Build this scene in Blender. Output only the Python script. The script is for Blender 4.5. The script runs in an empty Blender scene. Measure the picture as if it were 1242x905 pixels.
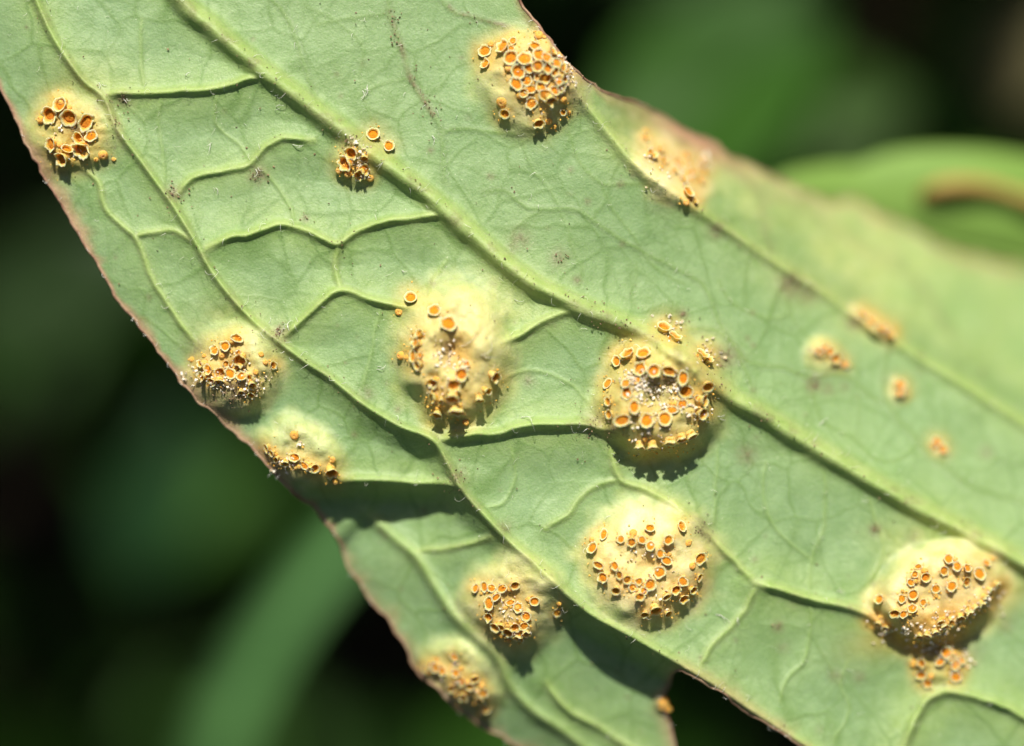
import bpy, math, random
import numpy as np
from mathutils import Vector, Matrix, Quaternion

random.seed(7)
rng = np.random.default_rng(11)
S = bpy.context.scene
COL = S.collection
# one Blender unit = one millimetre of the place; 60 reference pixels to the millimetre at the leaf
PX = 60.0
CX, CY = 621.0, 452.5
DIST = 50.0

# ------------------------------------------------------------------ camera
cam = bpy.data.cameras.new('camera')
cam.sensor_width = 36.0
cam.lens = 36.0 * DIST / (1242.0 / PX)
cam.clip_start = 0.5
cam.clip_end = 3000.0
cam.dof.use_dof = True
cam.dof.focus_distance = DIST - 0.22
APERTURE_RADIUS = 2.5
cam.dof.aperture_fstop = cam.lens * 1e-3 / (2 * APERTURE_RADIUS)
cam_o = bpy.data.objects.new('camera', cam)
cam_o.location = (0, 0, DIST)
COL.objects.link(cam_o)
S.camera = cam_o

# ------------------------------------------------------------------ sky, sun, exposure
SUN_EL, SUN_AZ = math.radians(46.5), math.radians(-3)       # azimuth from +Y towards +X
w = bpy.data.worlds.new('World')
S.world = w
w.use_nodes = True
nt = w.node_tree
nt.nodes.clear()
sky = nt.nodes.new('ShaderNodeTexSky')
sky.sky_type = 'NISHITA'
sky.sun_disc = False
sky.air_density = 0.7
sky.dust_density = 2.5
sky.ozone_density = 0.4
sky.sun_elevation = SUN_EL
sky.sun_rotation = SUN_AZ
bg = nt.nodes.new('ShaderNodeBackground')
bg.inputs['Strength'].default_value = 0.05
wo = nt.nodes.new('ShaderNodeOutputWorld')
nt.links.new(sky.outputs[0], bg.inputs[0])
nt.links.new(bg.outputs[0], wo.inputs[0])
sun = bpy.data.lights.new('sun', 'SUN')
sun.energy = 4.2
sun.angle = math.radians(0.7)
sun.color = (1.0, 0.95, 0.85)
sun_o = bpy.data.objects.new('sun', sun)
sd = Vector((math.sin(SUN_AZ) * math.cos(SUN_EL), math.cos(SUN_AZ) * math.cos(SUN_EL), math.sin(SUN_EL)))
sun_o.rotation_euler = sd.to_track_quat('Z', 'Y').to_euler()
sun_o.location = sd * 200
COL.objects.link(sun_o)
S.view_settings.view_transform = 'Standard'
S.view_settings.look = 'None'
S.view_settings.exposure = 0.72
S.view_settings.gamma = 1.0
S.view_settings.use_curve_mapping = False
S.cycles.use_denoising = True
S.cycles.max_bounces = 6
S.cycles.sample_clamp_indirect = 4.0


# ------------------------------------------------------------------ helpers
def tag(o, label=None, cat=None, group=None, kind=None):
    if label: o['label'] = label
    if cat: o['category'] = cat
    if group: o['group'] = group
    if kind: o['kind'] = kind
    return o


def link(o, parent=None):
    COL.objects.link(o)
    if parent is not None: o.parent = parent
    return o


def empty(name, loc=(0, 0, 0)):
    o = bpy.data.objects.new(name, None)
    o.location = loc
    o.empty_display_size = 0.5
    return link(o)


def mesh_from(name, co, faces, mats, attrs=None, normals=None, midx=None, smooth=True):
    """co (n,3) array, faces (m,k) array of equal size"""
    co = np.asarray(co, np.float32)
    faces = np.asarray(faces, np.int32)
    me = bpy.data.meshes.new(name)
    k = faces.shape[1]
    me.vertices.add(len(co))
    me.vertices.foreach_set('co', co.ravel())
    me.loops.add(faces.size)
    me.loops.foreach_set('vertex_index', faces.ravel())
    me.polygons.add(len(faces))
    me.polygons.foreach_set('loop_start', np.arange(0, faces.size, k, dtype=np.int32))
    if midx is not None:
        me.polygons.foreach_set('material_index', np.asarray(midx, np.int32))
    me.update(calc_edges=True)
    me.polygons.foreach_set('use_smooth', np.full(len(faces), smooth))
    for m in (mats if isinstance(mats, (list, tuple)) else [mats]):
        me.materials.append(m)
    if attrs:
        for an, v in attrs.items():
            a = me.attributes.new(an, 'FLOAT', 'POINT')
            a.data.foreach_set('value', np.asarray(v, np.float32))
    me.validate()
    if normals is not None:
        me.normals_split_custom_set_from_vertices(np.asarray(normals, np.float32).tolist())
    return me


def put(name, me, parent=None):
    return link(bpy.data.objects.new(name, me), parent)


def unproject(px, py, z):
    """a point of the place at height z that the lens sees at reference pixel px, py"""
    k = (DIST - z) / DIST
    return (px - CX) / PX * k, (CY - py) / PX * k, z


def smooth(t):
    t = np.clip(t, 0, 1)
    return t * t * (3 - 2 * t)


def vnoise(X, Y, scale, seed):
    """smooth value noise, -1..1"""
    r = np.random.default_rng(seed)
    T = r.uniform(-1, 1, (256, 256))
    u, v = X / scale + 1000.3, Y / scale + 1000.7
    i, j = np.floor(u).astype(int), np.floor(v).astype(int)
    f, g = u - i, v - j
    f = f * f * f * (f * (f * 6 - 15) + 10)
    g = g * g * g * (g * (g * 6 - 15) + 10)
    i0, i1, j0, j1 = i % 256, (i + 1) % 256, j % 256, (j + 1) % 256
    return (T[i0, j0] * (1 - f) * (1 - g) + T[i1, j0] * f * (1 - g)
            + T[i0, j1] * (1 - f) * g + T[i1, j1] * f * g)


def resample(pts, step=6.0):
    """Catmull-Rom through the points"""
    P = np.asarray(pts, float)
    P = np.vstack([2 * P[0] - P[1], P, 2 * P[-1] - P[-2]])
    out = []
    for i in range(1, len(P) - 2):
        p0, p1, p2, p3 = P[i - 1], P[i], P[i + 1], P[i + 2]
        n = max(1, int(np.linalg.norm(p2 - p1) / step))
        for k in range(n):
            t = k / n
            out.append(0.5 * ((2 * p1) + (-p0 + p2) * t + (2 * p0 - 5 * p1 + 4 * p2 - p3) * t * t
                              + (-p0 + 3 * p1 - 3 * p2 + p3) * t ** 3))
    out.append(P[-2])
    return np.array(out)


def poly_dist(X, Y, pts, reach=None):
    """distance, side (cross product sign) and x of the nearest point, of a polyline; X, Y a regular raster"""
    D = np.full(X.shape, 1e9)
    SD = np.zeros(X.shape)
    NX = np.zeros(X.shape)
    TT = np.zeros(X.shape)
    x0g, y0g = X[0, 0], Y[0, 0]
    st = X[0, 1] - X[0, 0]
    n = len(pts) - 1
    for i, (a, b) in enumerate(zip(pts[:-1], pts[1:])):
        if reach is None:
            sl = (slice(None), slice(None))
        else:
            i0 = max(0, int((min(a[0], b[0]) - reach - x0g) / st)); i1 = int((max(a[0], b[0]) + reach - x0g) / st) + 2
            j0 = max(0, int((min(a[1], b[1]) - reach - y0g) / st)); j1 = int((max(a[1], b[1]) + reach - y0g) / st) + 2
            if i1 <= 0 or j1 <= 0: continue
            sl = (slice(j0, j1), slice(i0, i1))
        x, y = X[sl], Y[sl]
        if x.size == 0: continue
        dx, dy = b[0] - a[0], b[1] - a[1]
        L2 = dx * dx + dy * dy + 1e-9
        t = np.clip(((x - a[0]) * dx + (y - a[1]) * dy) / L2, 0, 1)
        ex, ey = x - (a[0] + t * dx), y - (a[1] + t * dy)
        d = np.sqrt(ex * ex + ey * ey)
        m = d < D[sl]
        D[sl] = np.where(m, d, D[sl])
        SD[sl] = np.where(m, np.sign(dx * (y - a[1]) - dy * (x - a[0])), SD[sl])
        NX[sl] = np.where(m, a[0] + t * dx, NX[sl])
        TT[sl] = np.where(m, (i + t) / n, TT[sl])
    return D, SD, NX, TT


def in_poly(X, Y, pts):
    c = np.zeros(X.shape, bool)
    P = np.asarray(pts)
    j = len(P) - 1
    for i in range(len(P)):
        xi, yi, xj, yj = *P[i], *P[j]
        if yi != yj:
            c ^= ((yi > Y) != (yj > Y)) & (X < (xj - xi) * (Y - yi) / (yj - yi) + xi)
        j = i
    return c


# ------------------------------------------------------------------ materials
class NT:
    def __init__(self, name):
        self.m = bpy.data.materials.new(name)
        self.m.use_nodes = True
        self.t = self.m.node_tree
        self.t.nodes.clear()
        self.out = self.t.nodes.new('ShaderNodeOutputMaterial')
        self.b = self.t.nodes.new('ShaderNodeBsdfPrincipled')
        self.t.links.new(self.b.outputs[0], self.out.inputs[0])

    def node(self, typ, **kw):
        n = self.t.nodes.new(typ)
        for k, v in kw.items(): setattr(n, k, v)
        return n

    def val(self, sock, v):
        if hasattr(v, 'is_output'): self.t.links.new(v, sock)
        else: sock.default_value = v

    def attr(self, name):
        return self.node('ShaderNodeAttribute', attribute_name=name).outputs['Fac']

    def coord(self):
        return self.node('ShaderNodeTexCoord').outputs['Object']

    def noise(self, scale, detail=3, rough=0.55, vec=None):
        n = self.node('ShaderNodeTexNoise')
        n.inputs['Scale'].default_value = scale
        n.inputs['Detail'].default_value = detail
        n.inputs['Roughness'].default_value = rough
        self.t.links.new(vec or self.coord(), n.inputs['Vector'])
        return n.outputs['Fac']

    def ramp(self, fac, a, b, lo=0.0, hi=1.0):
        n = self.node('ShaderNodeMapRange')
        self.val(n.inputs['Value'], fac)
        n.inputs['From Min'].default_value = a
        n.inputs['From Max'].default_value = b
        n.inputs['To Min'].default_value = lo
        n.inputs['To Max'].default_value = hi
        return n.outputs[0]

    def math(self, op, a, b=0.0):
        n = self.node('ShaderNodeMath', operation=op)
        self.val(n.inputs[0], a); self.val(n.inputs[1], b)
        return n.outputs[0]

    def mix(self, fac, a, b, mode='MIX'):
        n = self.node('ShaderNodeMix', data_type='RGBA', blend_type=mode)
        self.val(n.inputs[0], fac)
        self.val(n.inputs[6], (*a, 1) if isinstance(a, tuple) else a)
        self.val(n.inputs[7], (*b, 1) if isinstance(b, tuple) else b)
        return n.outputs[2]

    def bump(self, h, dist, strength=1.0, prev=None):
        n = self.node('ShaderNodeBump')
        n.inputs['Distance'].default_value = dist
        n.inputs['Strength'].default_value = strength
        self.val(n.inputs['Height'], h)
        if prev is not None: self.t.links.new(prev, n.inputs['Normal'])
        return n.outputs[0]

    def finish(self, color, rough=0.5, normal=None, spec=0.4, sss=0.0, sss_r=(1, .5, .2), sss_scale=0.05):
        b = self.b
        self.val(b.inputs['Base Color'], (*color, 1) if isinstance(color, tuple) else color)
        self.val(b.inputs['Roughness'], rough)
        b.inputs['Specular IOR Level'].default_value = spec
        if normal is not None: self.t.links.new(normal, b.inputs['Normal'])
        if sss:
            b.inputs['Subsurface Weight'].default_value = sss
            b.inputs['Subsurface Radius'].default_value = sss_r
            b.inputs['Subsurface Scale'].default_value = sss_scale
        return self.m


def leaf_material():
    n = NT('leaf_underside')
    vein, halo, core, rust, brown, margin, fine = (n.attr(a) for a in ('vein', 'halo', 'core', 'rust', 'brown', 'margin', 'fine'))
    panel = n.attr('panel')
    big = n.ramp(n.noise(0.45, 3), 0.35, 0.65)
    mid = n.ramp(n.noise(3.2, 4, 0.6), 0.3, 0.7)
    grain = n.ramp(n.noise(22, 3, 0.7), 0.25, 0.75)
    c = n.mix(big, (0.155, 0.280, 0.076), (0.235, 0.348, 0.098))
    c = n.mix(n.math('MULTIPLY', mid, 0.65), c, (0.235, 0.345, 0.145))
    c = n.mix(n.math('MULTIPLY', panel, 0.85), c, n.mix(mid, (0.132, 0.246, 0.104), (0.198, 0.322, 0.148)))
    c = n.mix(n.math('MULTIPLY', fine, 0.80), c, (0.090, 0.190, 0.035))
    c = n.mix(n.math('MULTIPLY', vein, 0.9), c, n.mix(mid, (0.220, 0.325, 0.065), (0.330, 0.415, 0.135)))
    hm = n.math('MULTIPLY', halo, n.ramp(mid, 0, 1, 0.62, 1.0))
    c = n.mix(hm, c, n.mix(mid, (0.52, 0.54, 0.14), (0.60, 0.61, 0.26)))
    c = n.mix(core, c, n.mix(mid, (0.74, 0.63, 0.27), (0.80, 0.74, 0.44)))
    c = n.mix(rust, c, n.mix(grain, (0.52, 0.225, 0.012), (0.70, 0.39, 0.040)))
    c = n.mix(margin, c, n.mix(mid, (0.24, 0.095, 0.060), (0.50, 0.26, 0.16)))
    bm = n.math('MULTIPLY', brown, n.ramp(n.noise(9, 4, 0.7), 0.3, 0.6, 0.25, 1.0))
    c = n.mix(bm, c, n.mix(grain, (0.055, 0.030, 0.018), (0.20, 0.12, 0.07)))
    c = n.mix(n.ramp(grain, 0, 1, 0.0, 0.5), c, n.mix(0.5, c, (0.40, 0.47, 0.25)))
    # rare tiny pale scales and dots
    vo = n.node('ShaderNodeTexVoronoi', feature='F1')
    vo.inputs['Scale'].default_value = 7.0
    n.t.links.new(n.coord(), vo.inputs['Vector'])
    sep = n.node('ShaderNodeSeparateColor'); n.t.links.new(vo.outputs['Color'], sep.inputs[0])
    dot = n.math('MULTIPLY', n.ramp(vo.outputs['Distance'], 0.10, 0.04), n.math('GREATER_THAN', sep.outputs[0], 0.80))
    c = n.mix(n.math('MULTIPLY', dot, 0.6), c, (0.66, 0.66, 0.50))
    b1 = n.bump(n.noise(4.5, 4, 0.6), 0.07, 0.14)
    b2 = n.bump(n.noise(26, 3, 0.7), 0.022, 0.55, b1)
    ve = n.node('ShaderNodeTexVoronoi', feature='SMOOTH_F1')
    ve.inputs['Scale'].default_value = 17
    n.t.links.new(n.coord(), ve.inputs['Vector'])
    b3 = n.bump(ve.outputs['Distance'], 0.014, 0.4, b2)
    rough = n.ramp(grain, 0, 1, 0.62, 0.40)
    return n.finish(c, rough, b3, spec=0.38, sss=0.35, sss_r=(0.6, 0.9, 0.25), sss_scale=0.22)


def cup_material():
    n = NT('rust_cup')
    rim = n.attr('rim')
    inner = n.attr('inner')
    info = n.node('ShaderNodeObjectInfo').outputs['Random']
    nz = n.ramp(n.noise(6, 4, 0.65), 0.3, 0.7)
    c = n.mix(nz, (0.82, 0.44, 0.07), (0.88, 0.57, 0.14))
    c = n.mix(info, c, n.mix(0.35, c, (0.88, 0.66, 0.28)))
    c = n.mix(rim, c, n.mix(nz, (0.90, 0.66, 0.24), (0.94, 0.82, 0.50)))
    c = n.mix(inner, c, (0.84, 0.32, 0.020))
    return n.finish(c, 0.42, n.bump(n.noise(9, 3, 0.6), 0.08, 0.6), spec=0.45, sss=0.6, sss_r=(1, .5, .12), sss_scale=0.09)


def spore_material():
    n = NT('orange_spores')
    nz = n.ramp(n.noise(14, 3, 0.7), 0.3, 0.7)
    c = n.mix(nz, (0.80, 0.23, 0.008), (0.92, 0.40, 0.02))
    return n.finish(c, 0.5, n.bump(n.noise(16, 3), 0.1, 0.7), spec=0.4, sss=0.5, sss_r=(1, .4, .1), sss_scale=0.05)


def crust_material():
    n = NT('pale_crust')
    nz = n.ramp(n.noise(13, 2, 0.6), 0.36, 0.64)
    c = n.mix(nz, (0.52, 0.38, 0.18), (0.88, 0.85, 0.76))
    return n.finish(c, 0.35, None, spec=0.5, sss=0.2, sss_r=(1, .7, .4), sss_scale=0.04)


def plain(name, a, b, scale=2.0, rough=0.5, bump=0.05, spec=0.12):
    n = NT(name)
    nz = n.ramp(n.noise(scale, 4, 0.6), 0.3, 0.7)
    return n.finish(n.mix(nz, a, b), rough, n.bump(n.noise(scale * 4, 3), bump, 0.6), spec=spec)


M_LEAF = leaf_material()
M_CUP = cup_material()
M_SPORE = spore_material()
M_CRUST = crust_material()
M_DUST = plain('spore_dust', (0.74, 0.34, 0.03), (0.88, 0.60, 0.16), 11, 0.5, 0.0)
M_MARGIN = plain('leaf_margin', (0.20, 0.10, 0.065), (0.38, 0.27, 0.17), 2.5, 0.45)
M_HAIR = plain('leaf_hair', (0.70, 0.70, 0.58), (0.90, 0.90, 0.84), 5, 0.25, 0.0, 0.6)
M_GRIT = plain('dark_grit', (0.05, 0.03, 0.02), (0.34, 0.24, 0.14), 9, 0.6, 0.02)

# ------------------------------------------------------------------ the infected leaf: traced lines (reference pixels)
MIDRIB = [(120, -210), (160, -90), (221, 0), (257, 34), (294, 66), (335, 98), (379, 132), (413, 157), (445, 183), (487, 213), (535, 252),
          (567, 280), (596, 306), (637, 339), (687, 365), (738, 386), (789, 408), (832, 436), (864, 464), (893, 486), (932, 507), (973, 534),
          (1014, 558), (1058, 584), (1099, 607), (1140, 629), (1180, 650), (1215, 668), (1260, 694), (1340, 740), (1480, 820)]
LAT_L = [(-60, -210), (10, -90), (44, 0), (64, 44), (81, 71), (101, 98), (125, 118), (142, 156), (169, 193), (196, 230), (213, 254), (237, 294),
         (257, 330), (287, 368), (314, 395), (335, 412), (372, 440), (400, 458), (440, 490), (485, 517), (525, 534), (545, 567), (562, 597),
         (592, 630), (619, 658), (645, 680), (672, 706), (700, 732), (724, 750), (772, 776), (821, 804), (869, 833), (917, 866), (954, 890),
         (978, 906), (1060, 960), (1200, 1060), (1320, 1150)]
LAT_R = [(560, -210), (600, -80), (642, 8), (668, 58), (694, 105), (721, 139), (745, 169), (772, 200), (799, 222), (820, 237), (868, 268), (918, 302),
         (956, 327), (1010, 361), (1037, 383), (1085, 412), (1126, 439), (1177, 470), (1242, 512), (1330, 570), (1480, 670)]
FOLD = [(380, 560), (420, 600), (449, 624), (473, 647), (499, 669), (513, 687), (534, 722), (550, 746), (579, 775), (603, 799), (622, 836), (650, 865), (700, 900), (800, 990)]
# pts, ridge width, ridge height, colour strength, part of its own
VEINS = [
    ([(356, 116), (330, 98), (304, 95), (270, 105), (220, 110), (169, 112), (128, 114)], 5, 10, 1, 1),
    ([(213, 236), (235, 216), (270, 208), (300, 200), (320, 180), (345, 168), (380, 170)], 4.5, 7, .8, 1),
    ([(250, 302), (281, 287), (304, 284), (338, 272), (365, 277), (389, 287), (410, 296), (427, 284), (461, 269), (501, 265), (535, 261), (562, 276)], 5, 10, 1, 1),
    ([(410, 296), (407, 327), (412, 352)], 4, 5, .8, 1),
    ([(340, 408), (352, 401), (382, 374), (412, 352), (444, 361), (474, 369), (500, 374)], 5, 10, 1, 1),
    ([(752, 393), (720, 383), (690, 379), (657, 390), (633, 405), (600, 418)], 5, 9, .9, 1),
    ([(528, 534), (569, 527), (603, 525), (637, 516), (670, 515), (704, 515), (745, 523)], 6, 14, .8, 1),
    ([(740, 545), (752, 581), (790, 596), (820, 613), (840, 630), (864, 653), (888, 677), (918, 708)], 5, 7, .9, 1),
    ([(752, 581), (720, 590), (700, 606), (688, 624), (660, 640)], 4, 5, .6, 1),
    ([(918, 708), (956, 718), (990, 728), (1024, 735), (1051, 745), (1075, 764)], 6, 13, .9, 1),
    ([(918, 711), (905, 738), (885, 762), (861, 786), (848, 812)], 4, 5, .7, 1),
    ([(1095, 910), (1119, 856), (1143, 840), (1177, 844), (1211, 854), (1260, 880), (1340, 930)], 6, 12, .7, 1),
    ([(418, 584), (460, 584), (491, 587), (523, 587), (556, 590)], 7, 14, .7, 1),
    ([(1000, 570), (1000, 633), (986, 674), (980, 724)], 2.5, 2, .6, 0),
    ([(1054, 600), (1060, 630), (1071, 664), (1058, 704)], 2.5, 2, .6, 0),
    ([(983, 732), (983, 769), (973, 803), (956, 820), (946, 850)], 2.5, 3, .6, 0),
    ([(471, -20), (473, 20), (488, 61), (498, 95), (515, 122), (525, 139), (535, 162), (537, 189), (539, 222)], 3.5, 4, .7, 1),
    ([(535, 160), (562, 156), (589, 159), (620, 161), (633, 162)], 3.5, 4, .9, 1),
    ([(633, 165), (643, 200), (664, 227), (677, 250), (687, 271), (694, 301), (704, 327), (701, 351)], 2.5, 2.5, .6, 0),
    ([(586, 233), (610, 230), (637, 250), (657, 254), (681, 252), (704, 257), (731, 274), (772, 301), (820, 325), (854, 348), (871, 388), (888, 419), (905, 453), (915, 477)], 3.2, 4, .8, 1),
    ([(657, 257), (637, 267), (623, 281), (622, 306)], 3, 3, .7, 0),
    ([(691, 162), (704, 200), (731, 223), (755, 223), (789, 223)], 3, 3, .8, 0),
    ([(731, 227), (742, 254), (765, 281), (790, 320), (830, 345)], 2.5, 2.5, .7, 0),
    ([(520, -20), (535, 0), (552, 14), (586, 24), (616, 32), (650, 30)], 3.5, 4, .7, 1),
    ([(385, 30), (400, 27), (434, 20), (471, 17)], 3, 2.5, .7, 0),
    ([(430, 118), (441, 112), (468, 100), (495, 96)], 3, 2.5, .7, 0),
    ([(320, -15), (328, 0), (348, 20), (365, 68), (379, 108), (385, 130)], 3, 3, .8, 1),
    ([(372, 7), (420, 34), (440, 60), (437, 98), (447, 135), (460, 170)], 2.2, 2, .6, 0),
    ([(172, 24), (171, 68), (174, 110)], 2.5, 2.5, .7, 0),
    ([(264, 110), (262, 150), (294, 179), (301, 196)], 2.2, 2, .6, 0),
    ([(195, 115), (192, 150), (198, 190), (200, 225)], 2.2, 2, .5, 0),
    ([(311, 200), (331, 220), (352, 250), (357, 274)], 2.5, 2.5, .6, 0),
    ([(60, 180), (115, 216), (129, 254), (159, 283), (170, 302), (183, 334), (203, 368), (223, 398), (240, 420)], 4, 5, .8, 1),
    ([(162, 288), (190, 281), (216, 281), (236, 296)], 4, 5, .9, 1),
    ([(518, 361), (528, 337), (542, 315)], 2.5, 2.5, .8, 0),
    ([(871, 340), (878, 355), (891, 368), (925, 385), (959, 382)], 2.8, 3, .8, 0),
    ([(950, 330), (956, 361), (963, 388), (986, 415), (990, 440)], 2.8, 2.5, .7, 0),
    ([(815, 400), (871, 402), (908, 439), (949, 446), (980, 456), (1024, 455), (1051, 477), (1078, 490)], 3.2, 3.5, .9, 1),
    ([(1085, 412), (1078, 426), (1071, 453), (1075, 483), (1092, 511), (1116, 538), (1146, 565), (1177, 589), (1211, 600), (1270, 620), (1400, 680)], 3.5, 4, .9, 1),
    ([(983, 463), (993, 504), (1017, 524), (1037, 534), (1058, 555), (1085, 558), (1116, 538)], 3, 3, .9, 0),
    ([(1041, 480), (1041, 511), (1037, 534)], 2.5, 2, .6, 0),
    ([(1119, 521), (1146, 528), (1180, 551), (1220, 560)], 2.5, 2, .6, 0),
    ([(1143, 480), (1146, 500), (1146, 528)], 2.5, 2, .6, 0),
    ([(772, 318), (772, 335), (765, 351), (770, 375)], 2.2, 1.5, .5, 0),
    ([(870, 200), (898, 211), (922, 241), (925, 265), (936, 305)], 4, 4, .7, 1),
    ([(922, 241), (956, 241), (983, 258), (1024, 286), (1066, 313), (1093, 327), (1121, 354), (1150, 400), (1200, 440)], 4, 4, .7, 1),
    ([(499, 669), (528, 666), (566, 661), (598, 650)], 4, 5, .8, 1),
    ([(664, 830), (687, 860), (721, 880), (755, 900), (800, 930)], 5, 8, .7, 1),
    ([(600, 470), (620, 455), (650, 450), (690, 465), (715, 490)], 2.5, 2, .5, 0),
    ([(440, 470), (450, 430), (455, 400), (462, 372)], 2.2, 2, .5, 0),
    ([(870, 545), (868, 590), (866, 640)], 2.2, 2, .5, 0),
    ([(930, 560), (925, 600), (940, 640), (985, 680)], 2.2, 2, .5, 0),
    ([(620, 545), (625, 580), (610, 610), (585, 615)], 2.5, 2.5, .5, 0),
    ([(1030, 800), (1020, 830), (1030, 860), (1010, 900)], 2.2, 1.5, .5, 0),
]
OUTLINE = [(-260, -260), (-80, -200), (-50, -20), (0, 105), (18, 145), (40, 188), (70, 240), (100, 290), (124, 333), (150, 372), (178, 408), (204, 440), (238, 484), (268, 509),
           (300, 536), (330, 574), (360, 600), (384, 622), (410, 655), (424, 686), (441, 712), (466, 747), (490, 782), (506, 812), (530, 838), (566, 868), (600, 888),
           (632, 906), (700, 945), (800, 1010), (850, 1080), (860, 1070), (830, 960), (817, 906), (810, 872), (806, 852), (812, 832), (824, 812), (869, 837), (917, 870), (954, 894), (978, 910),
           (1060, 964), (1200, 1064), (1320, 1154), (1600, 1200), (1600, 450), (1420, 385), (1320, 348), (1242, 322), (1205, 318), (1175, 310), (1140, 300), (1110, 282), (1085, 268), (1060, 256),
           (1040, 243), (1022, 242), (1005, 246), (985, 236), (960, 226), (935, 214), (905, 196), (880, 184), (858, 170), (835, 160), (815, 146), (790, 134), (765, 124), (735, 112), (708, 96), (690, 78), (668, 50), (650, 26), (632, 0), (600, -80), (560, -260)]

# swellings: centre, half axes, turn (degrees), height, crater radius (fraction), crater depth, halo strength, cream strength
PUST = {
    'top_left':   (88, 162, 52, 50, 0, 14, .35, 6, .55, .0),
    'midrib_up':  (432, 196, 30, 30, 0, 7, 0, 0, .25, .0),
    'upper':      (645, 98, 68, 66, 0, 26, 0, 0, .60, .45),
    'far_ridge':  (812, 202, 62, 36, 40, 12, 0, 0, .85, .75),
    'left_edge':  (284, 450, 58, 56, 0, 26, .2, 6, .75, .30),
    'left_low':   (362, 548, 54, 40, 25, 20, 0, 0, .65, .20),
    'middle':     (552, 428, 72, 88, 0, 46, .26, 10, .85, .40),
    'centre':     (802, 484, 78, 76, 0, 44, .26, 8, .60, .10),
    'low_middle': (785, 684, 80, 78, 0, 36, .18, 6, .9, .75),
    'low_left':   (620, 733, 62, 62, 0, 30, .26, 9, .80, .40),
    'bottom':     (556, 820, 58, 44, 35, 18, 0, 0, .60, .15),
    'low_right':  (1138, 721, 86, 64, -20, 46, 0, 0, .85, .85),
    'small_right': (1142, 804, 34, 30, 0, 9, 0, 0, .35, .0),
    'far_a':      (1000, 430, 26, 24, 0, 8, 0, 0, .55, .2),
    'far_b':      (1058, 388, 32, 16, 35, 12, 0, 0, .6, .4),
    'far_c':      (1089, 471, 15, 17, 0, 4, 0, 0, .4, .2),
    'far_d':      (1138, 541, 12, 12, 0, 4, 0, 0, .3, .1),
    'flap_tip':   (806, 854, 12, 12, 0, 4, 0, 0, .2, .0),
}
PLABEL = {
    'top_left': 'rust pustule near the dark left edge of the leaf with about a dozen large open cups',
    'midrib_up': 'small group of rust cups on the upper stretch of the midrib',
    'upper': 'crowded yellow rust pustule at the upper edge of the leaf',
    'far_ridge': 'blurred rust pustule half hidden behind the upper right ridge',
    'left_edge': 'rust pustule at the left edge with a dark hollow and torn white cups',
    'left_low': 'rust pustule on the left edge just above the deep shadow',
    'middle': 'tall pustule with a yellow halo and cups down its two sides',
    'centre': 'round rust pustule astride the midrib with a ring of orange cups',
    'low_middle': 'cream pustule below the centre set with many small orange cups',
    'low_left': 'soft focus pustule on the folded lower flap',
    'bottom': 'blurred pustule at the bottom edge of the folded flap',
    'low_right': 'pale bulging pustule with a brown torn lower rim at lower right',
    'small_right': 'small cluster of cups beneath the bulging lower right pustule',
    'far_a': 'tiny orange cluster on the blurred right half of the leaf',
    'far_b': 'orange cluster behind the right lateral ridge',
    'far_c': 'pale orange blurred dot, middle of the right side',
    'far_d': 'orange blurred dot, lowest of the right side',
    'flap_tip': 'tiny orange spot at the torn tip of the flap',
}

# ------------------------------------------------------------------ height field of the leaf (in reference pixels)
STEP = 2.0
X, Y = np.meshgrid(np.arange(-200, 1450, STEP), np.arange(-180, 1080, STEP))
outline = resample(OUTLINE, 5.0)
wob = np.array([vnoise(outline[:, 0], outline[:, 1], 9, 3) * 1.8 + vnoise(outline[:, 0], outline[:, 1], 33, 5) * 2.0, vnoise(outline[:, 0], outline[:, 1], 11, 4) * 1.8 + vnoise(outline[:, 0], outline[:, 1], 30, 6) * 2.0]).T
outline = outline + wob
mid = resample(MIDRIB); latl = resample(LAT_L); latr = resample(LAT_R); fold = resample(FOLD)
inside = in_poly(X, Y, outline)
d_out, _, _, _ = poly_dist(X, Y, outline, 40)
dm, sm, _, tm = poly_dist(X, Y, mid)
dl, sl_, nxl, _ = poly_dist(X, Y, latl)
dr, sr, nxr, _ = poly_dist(X, Y, latr)
df, sf, _, _ = poly_dist(X, Y, fold)
DM = -dm * sm          # positive above/right of the midrib
DL = dl * sl_          # positive below/left of the left lateral vein
DR = -dr * sr          # positive above/right of the right lateral vein
DF = df * sf

H = np.zeros(X.shape)
step_h = np.interp(nxl, [0, 200, 340, 480, 530, 560, 620, 680, 720, 780, 850], [0, 2, 4, 10, 20, 20, 12, 16, 40, 54, 56])
slope = np.interp(nxl, [0, 300, 530, 700], [.10, .12, .20, .24])
pos = np.maximum(DL, 0)
H -= step_h * smooth((DL - 3) / 24) + slope * pos
H -= 0.26 * (np.sqrt(np.maximum(DF, 0) ** 2 + 100) - 10) * 1.15 * smooth((Y - 560) / 80)
posr = np.maximum(DR, 0)
H -= 1.1 * (np.sqrt(posr ** 2 + 14 ** 2) - 14) + 46 * smooth((DR - 2) / 34) * smooth((nxr - 700) / 60)
H -= 0.13 * np.maximum(X - 700, 0)
ds, ss, _, _ = poly_dist(X, Y, resample([(250, 500), (310, 548), (350, 584), (385, 592), (418, 587), (460, 585), (523, 588), (556, 592), (640, 640)]))
DS = ds * ss
H -= 36 * smooth(DS / 20) * np.exp(-np.maximum(DS - 30, 0) / 90) * smooth((585 - X) / 90) * smooth((X - 330) / 60)
H -= 0.42 * np.maximum(DM, 0) * smooth((X - 760) / 320)


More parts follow.
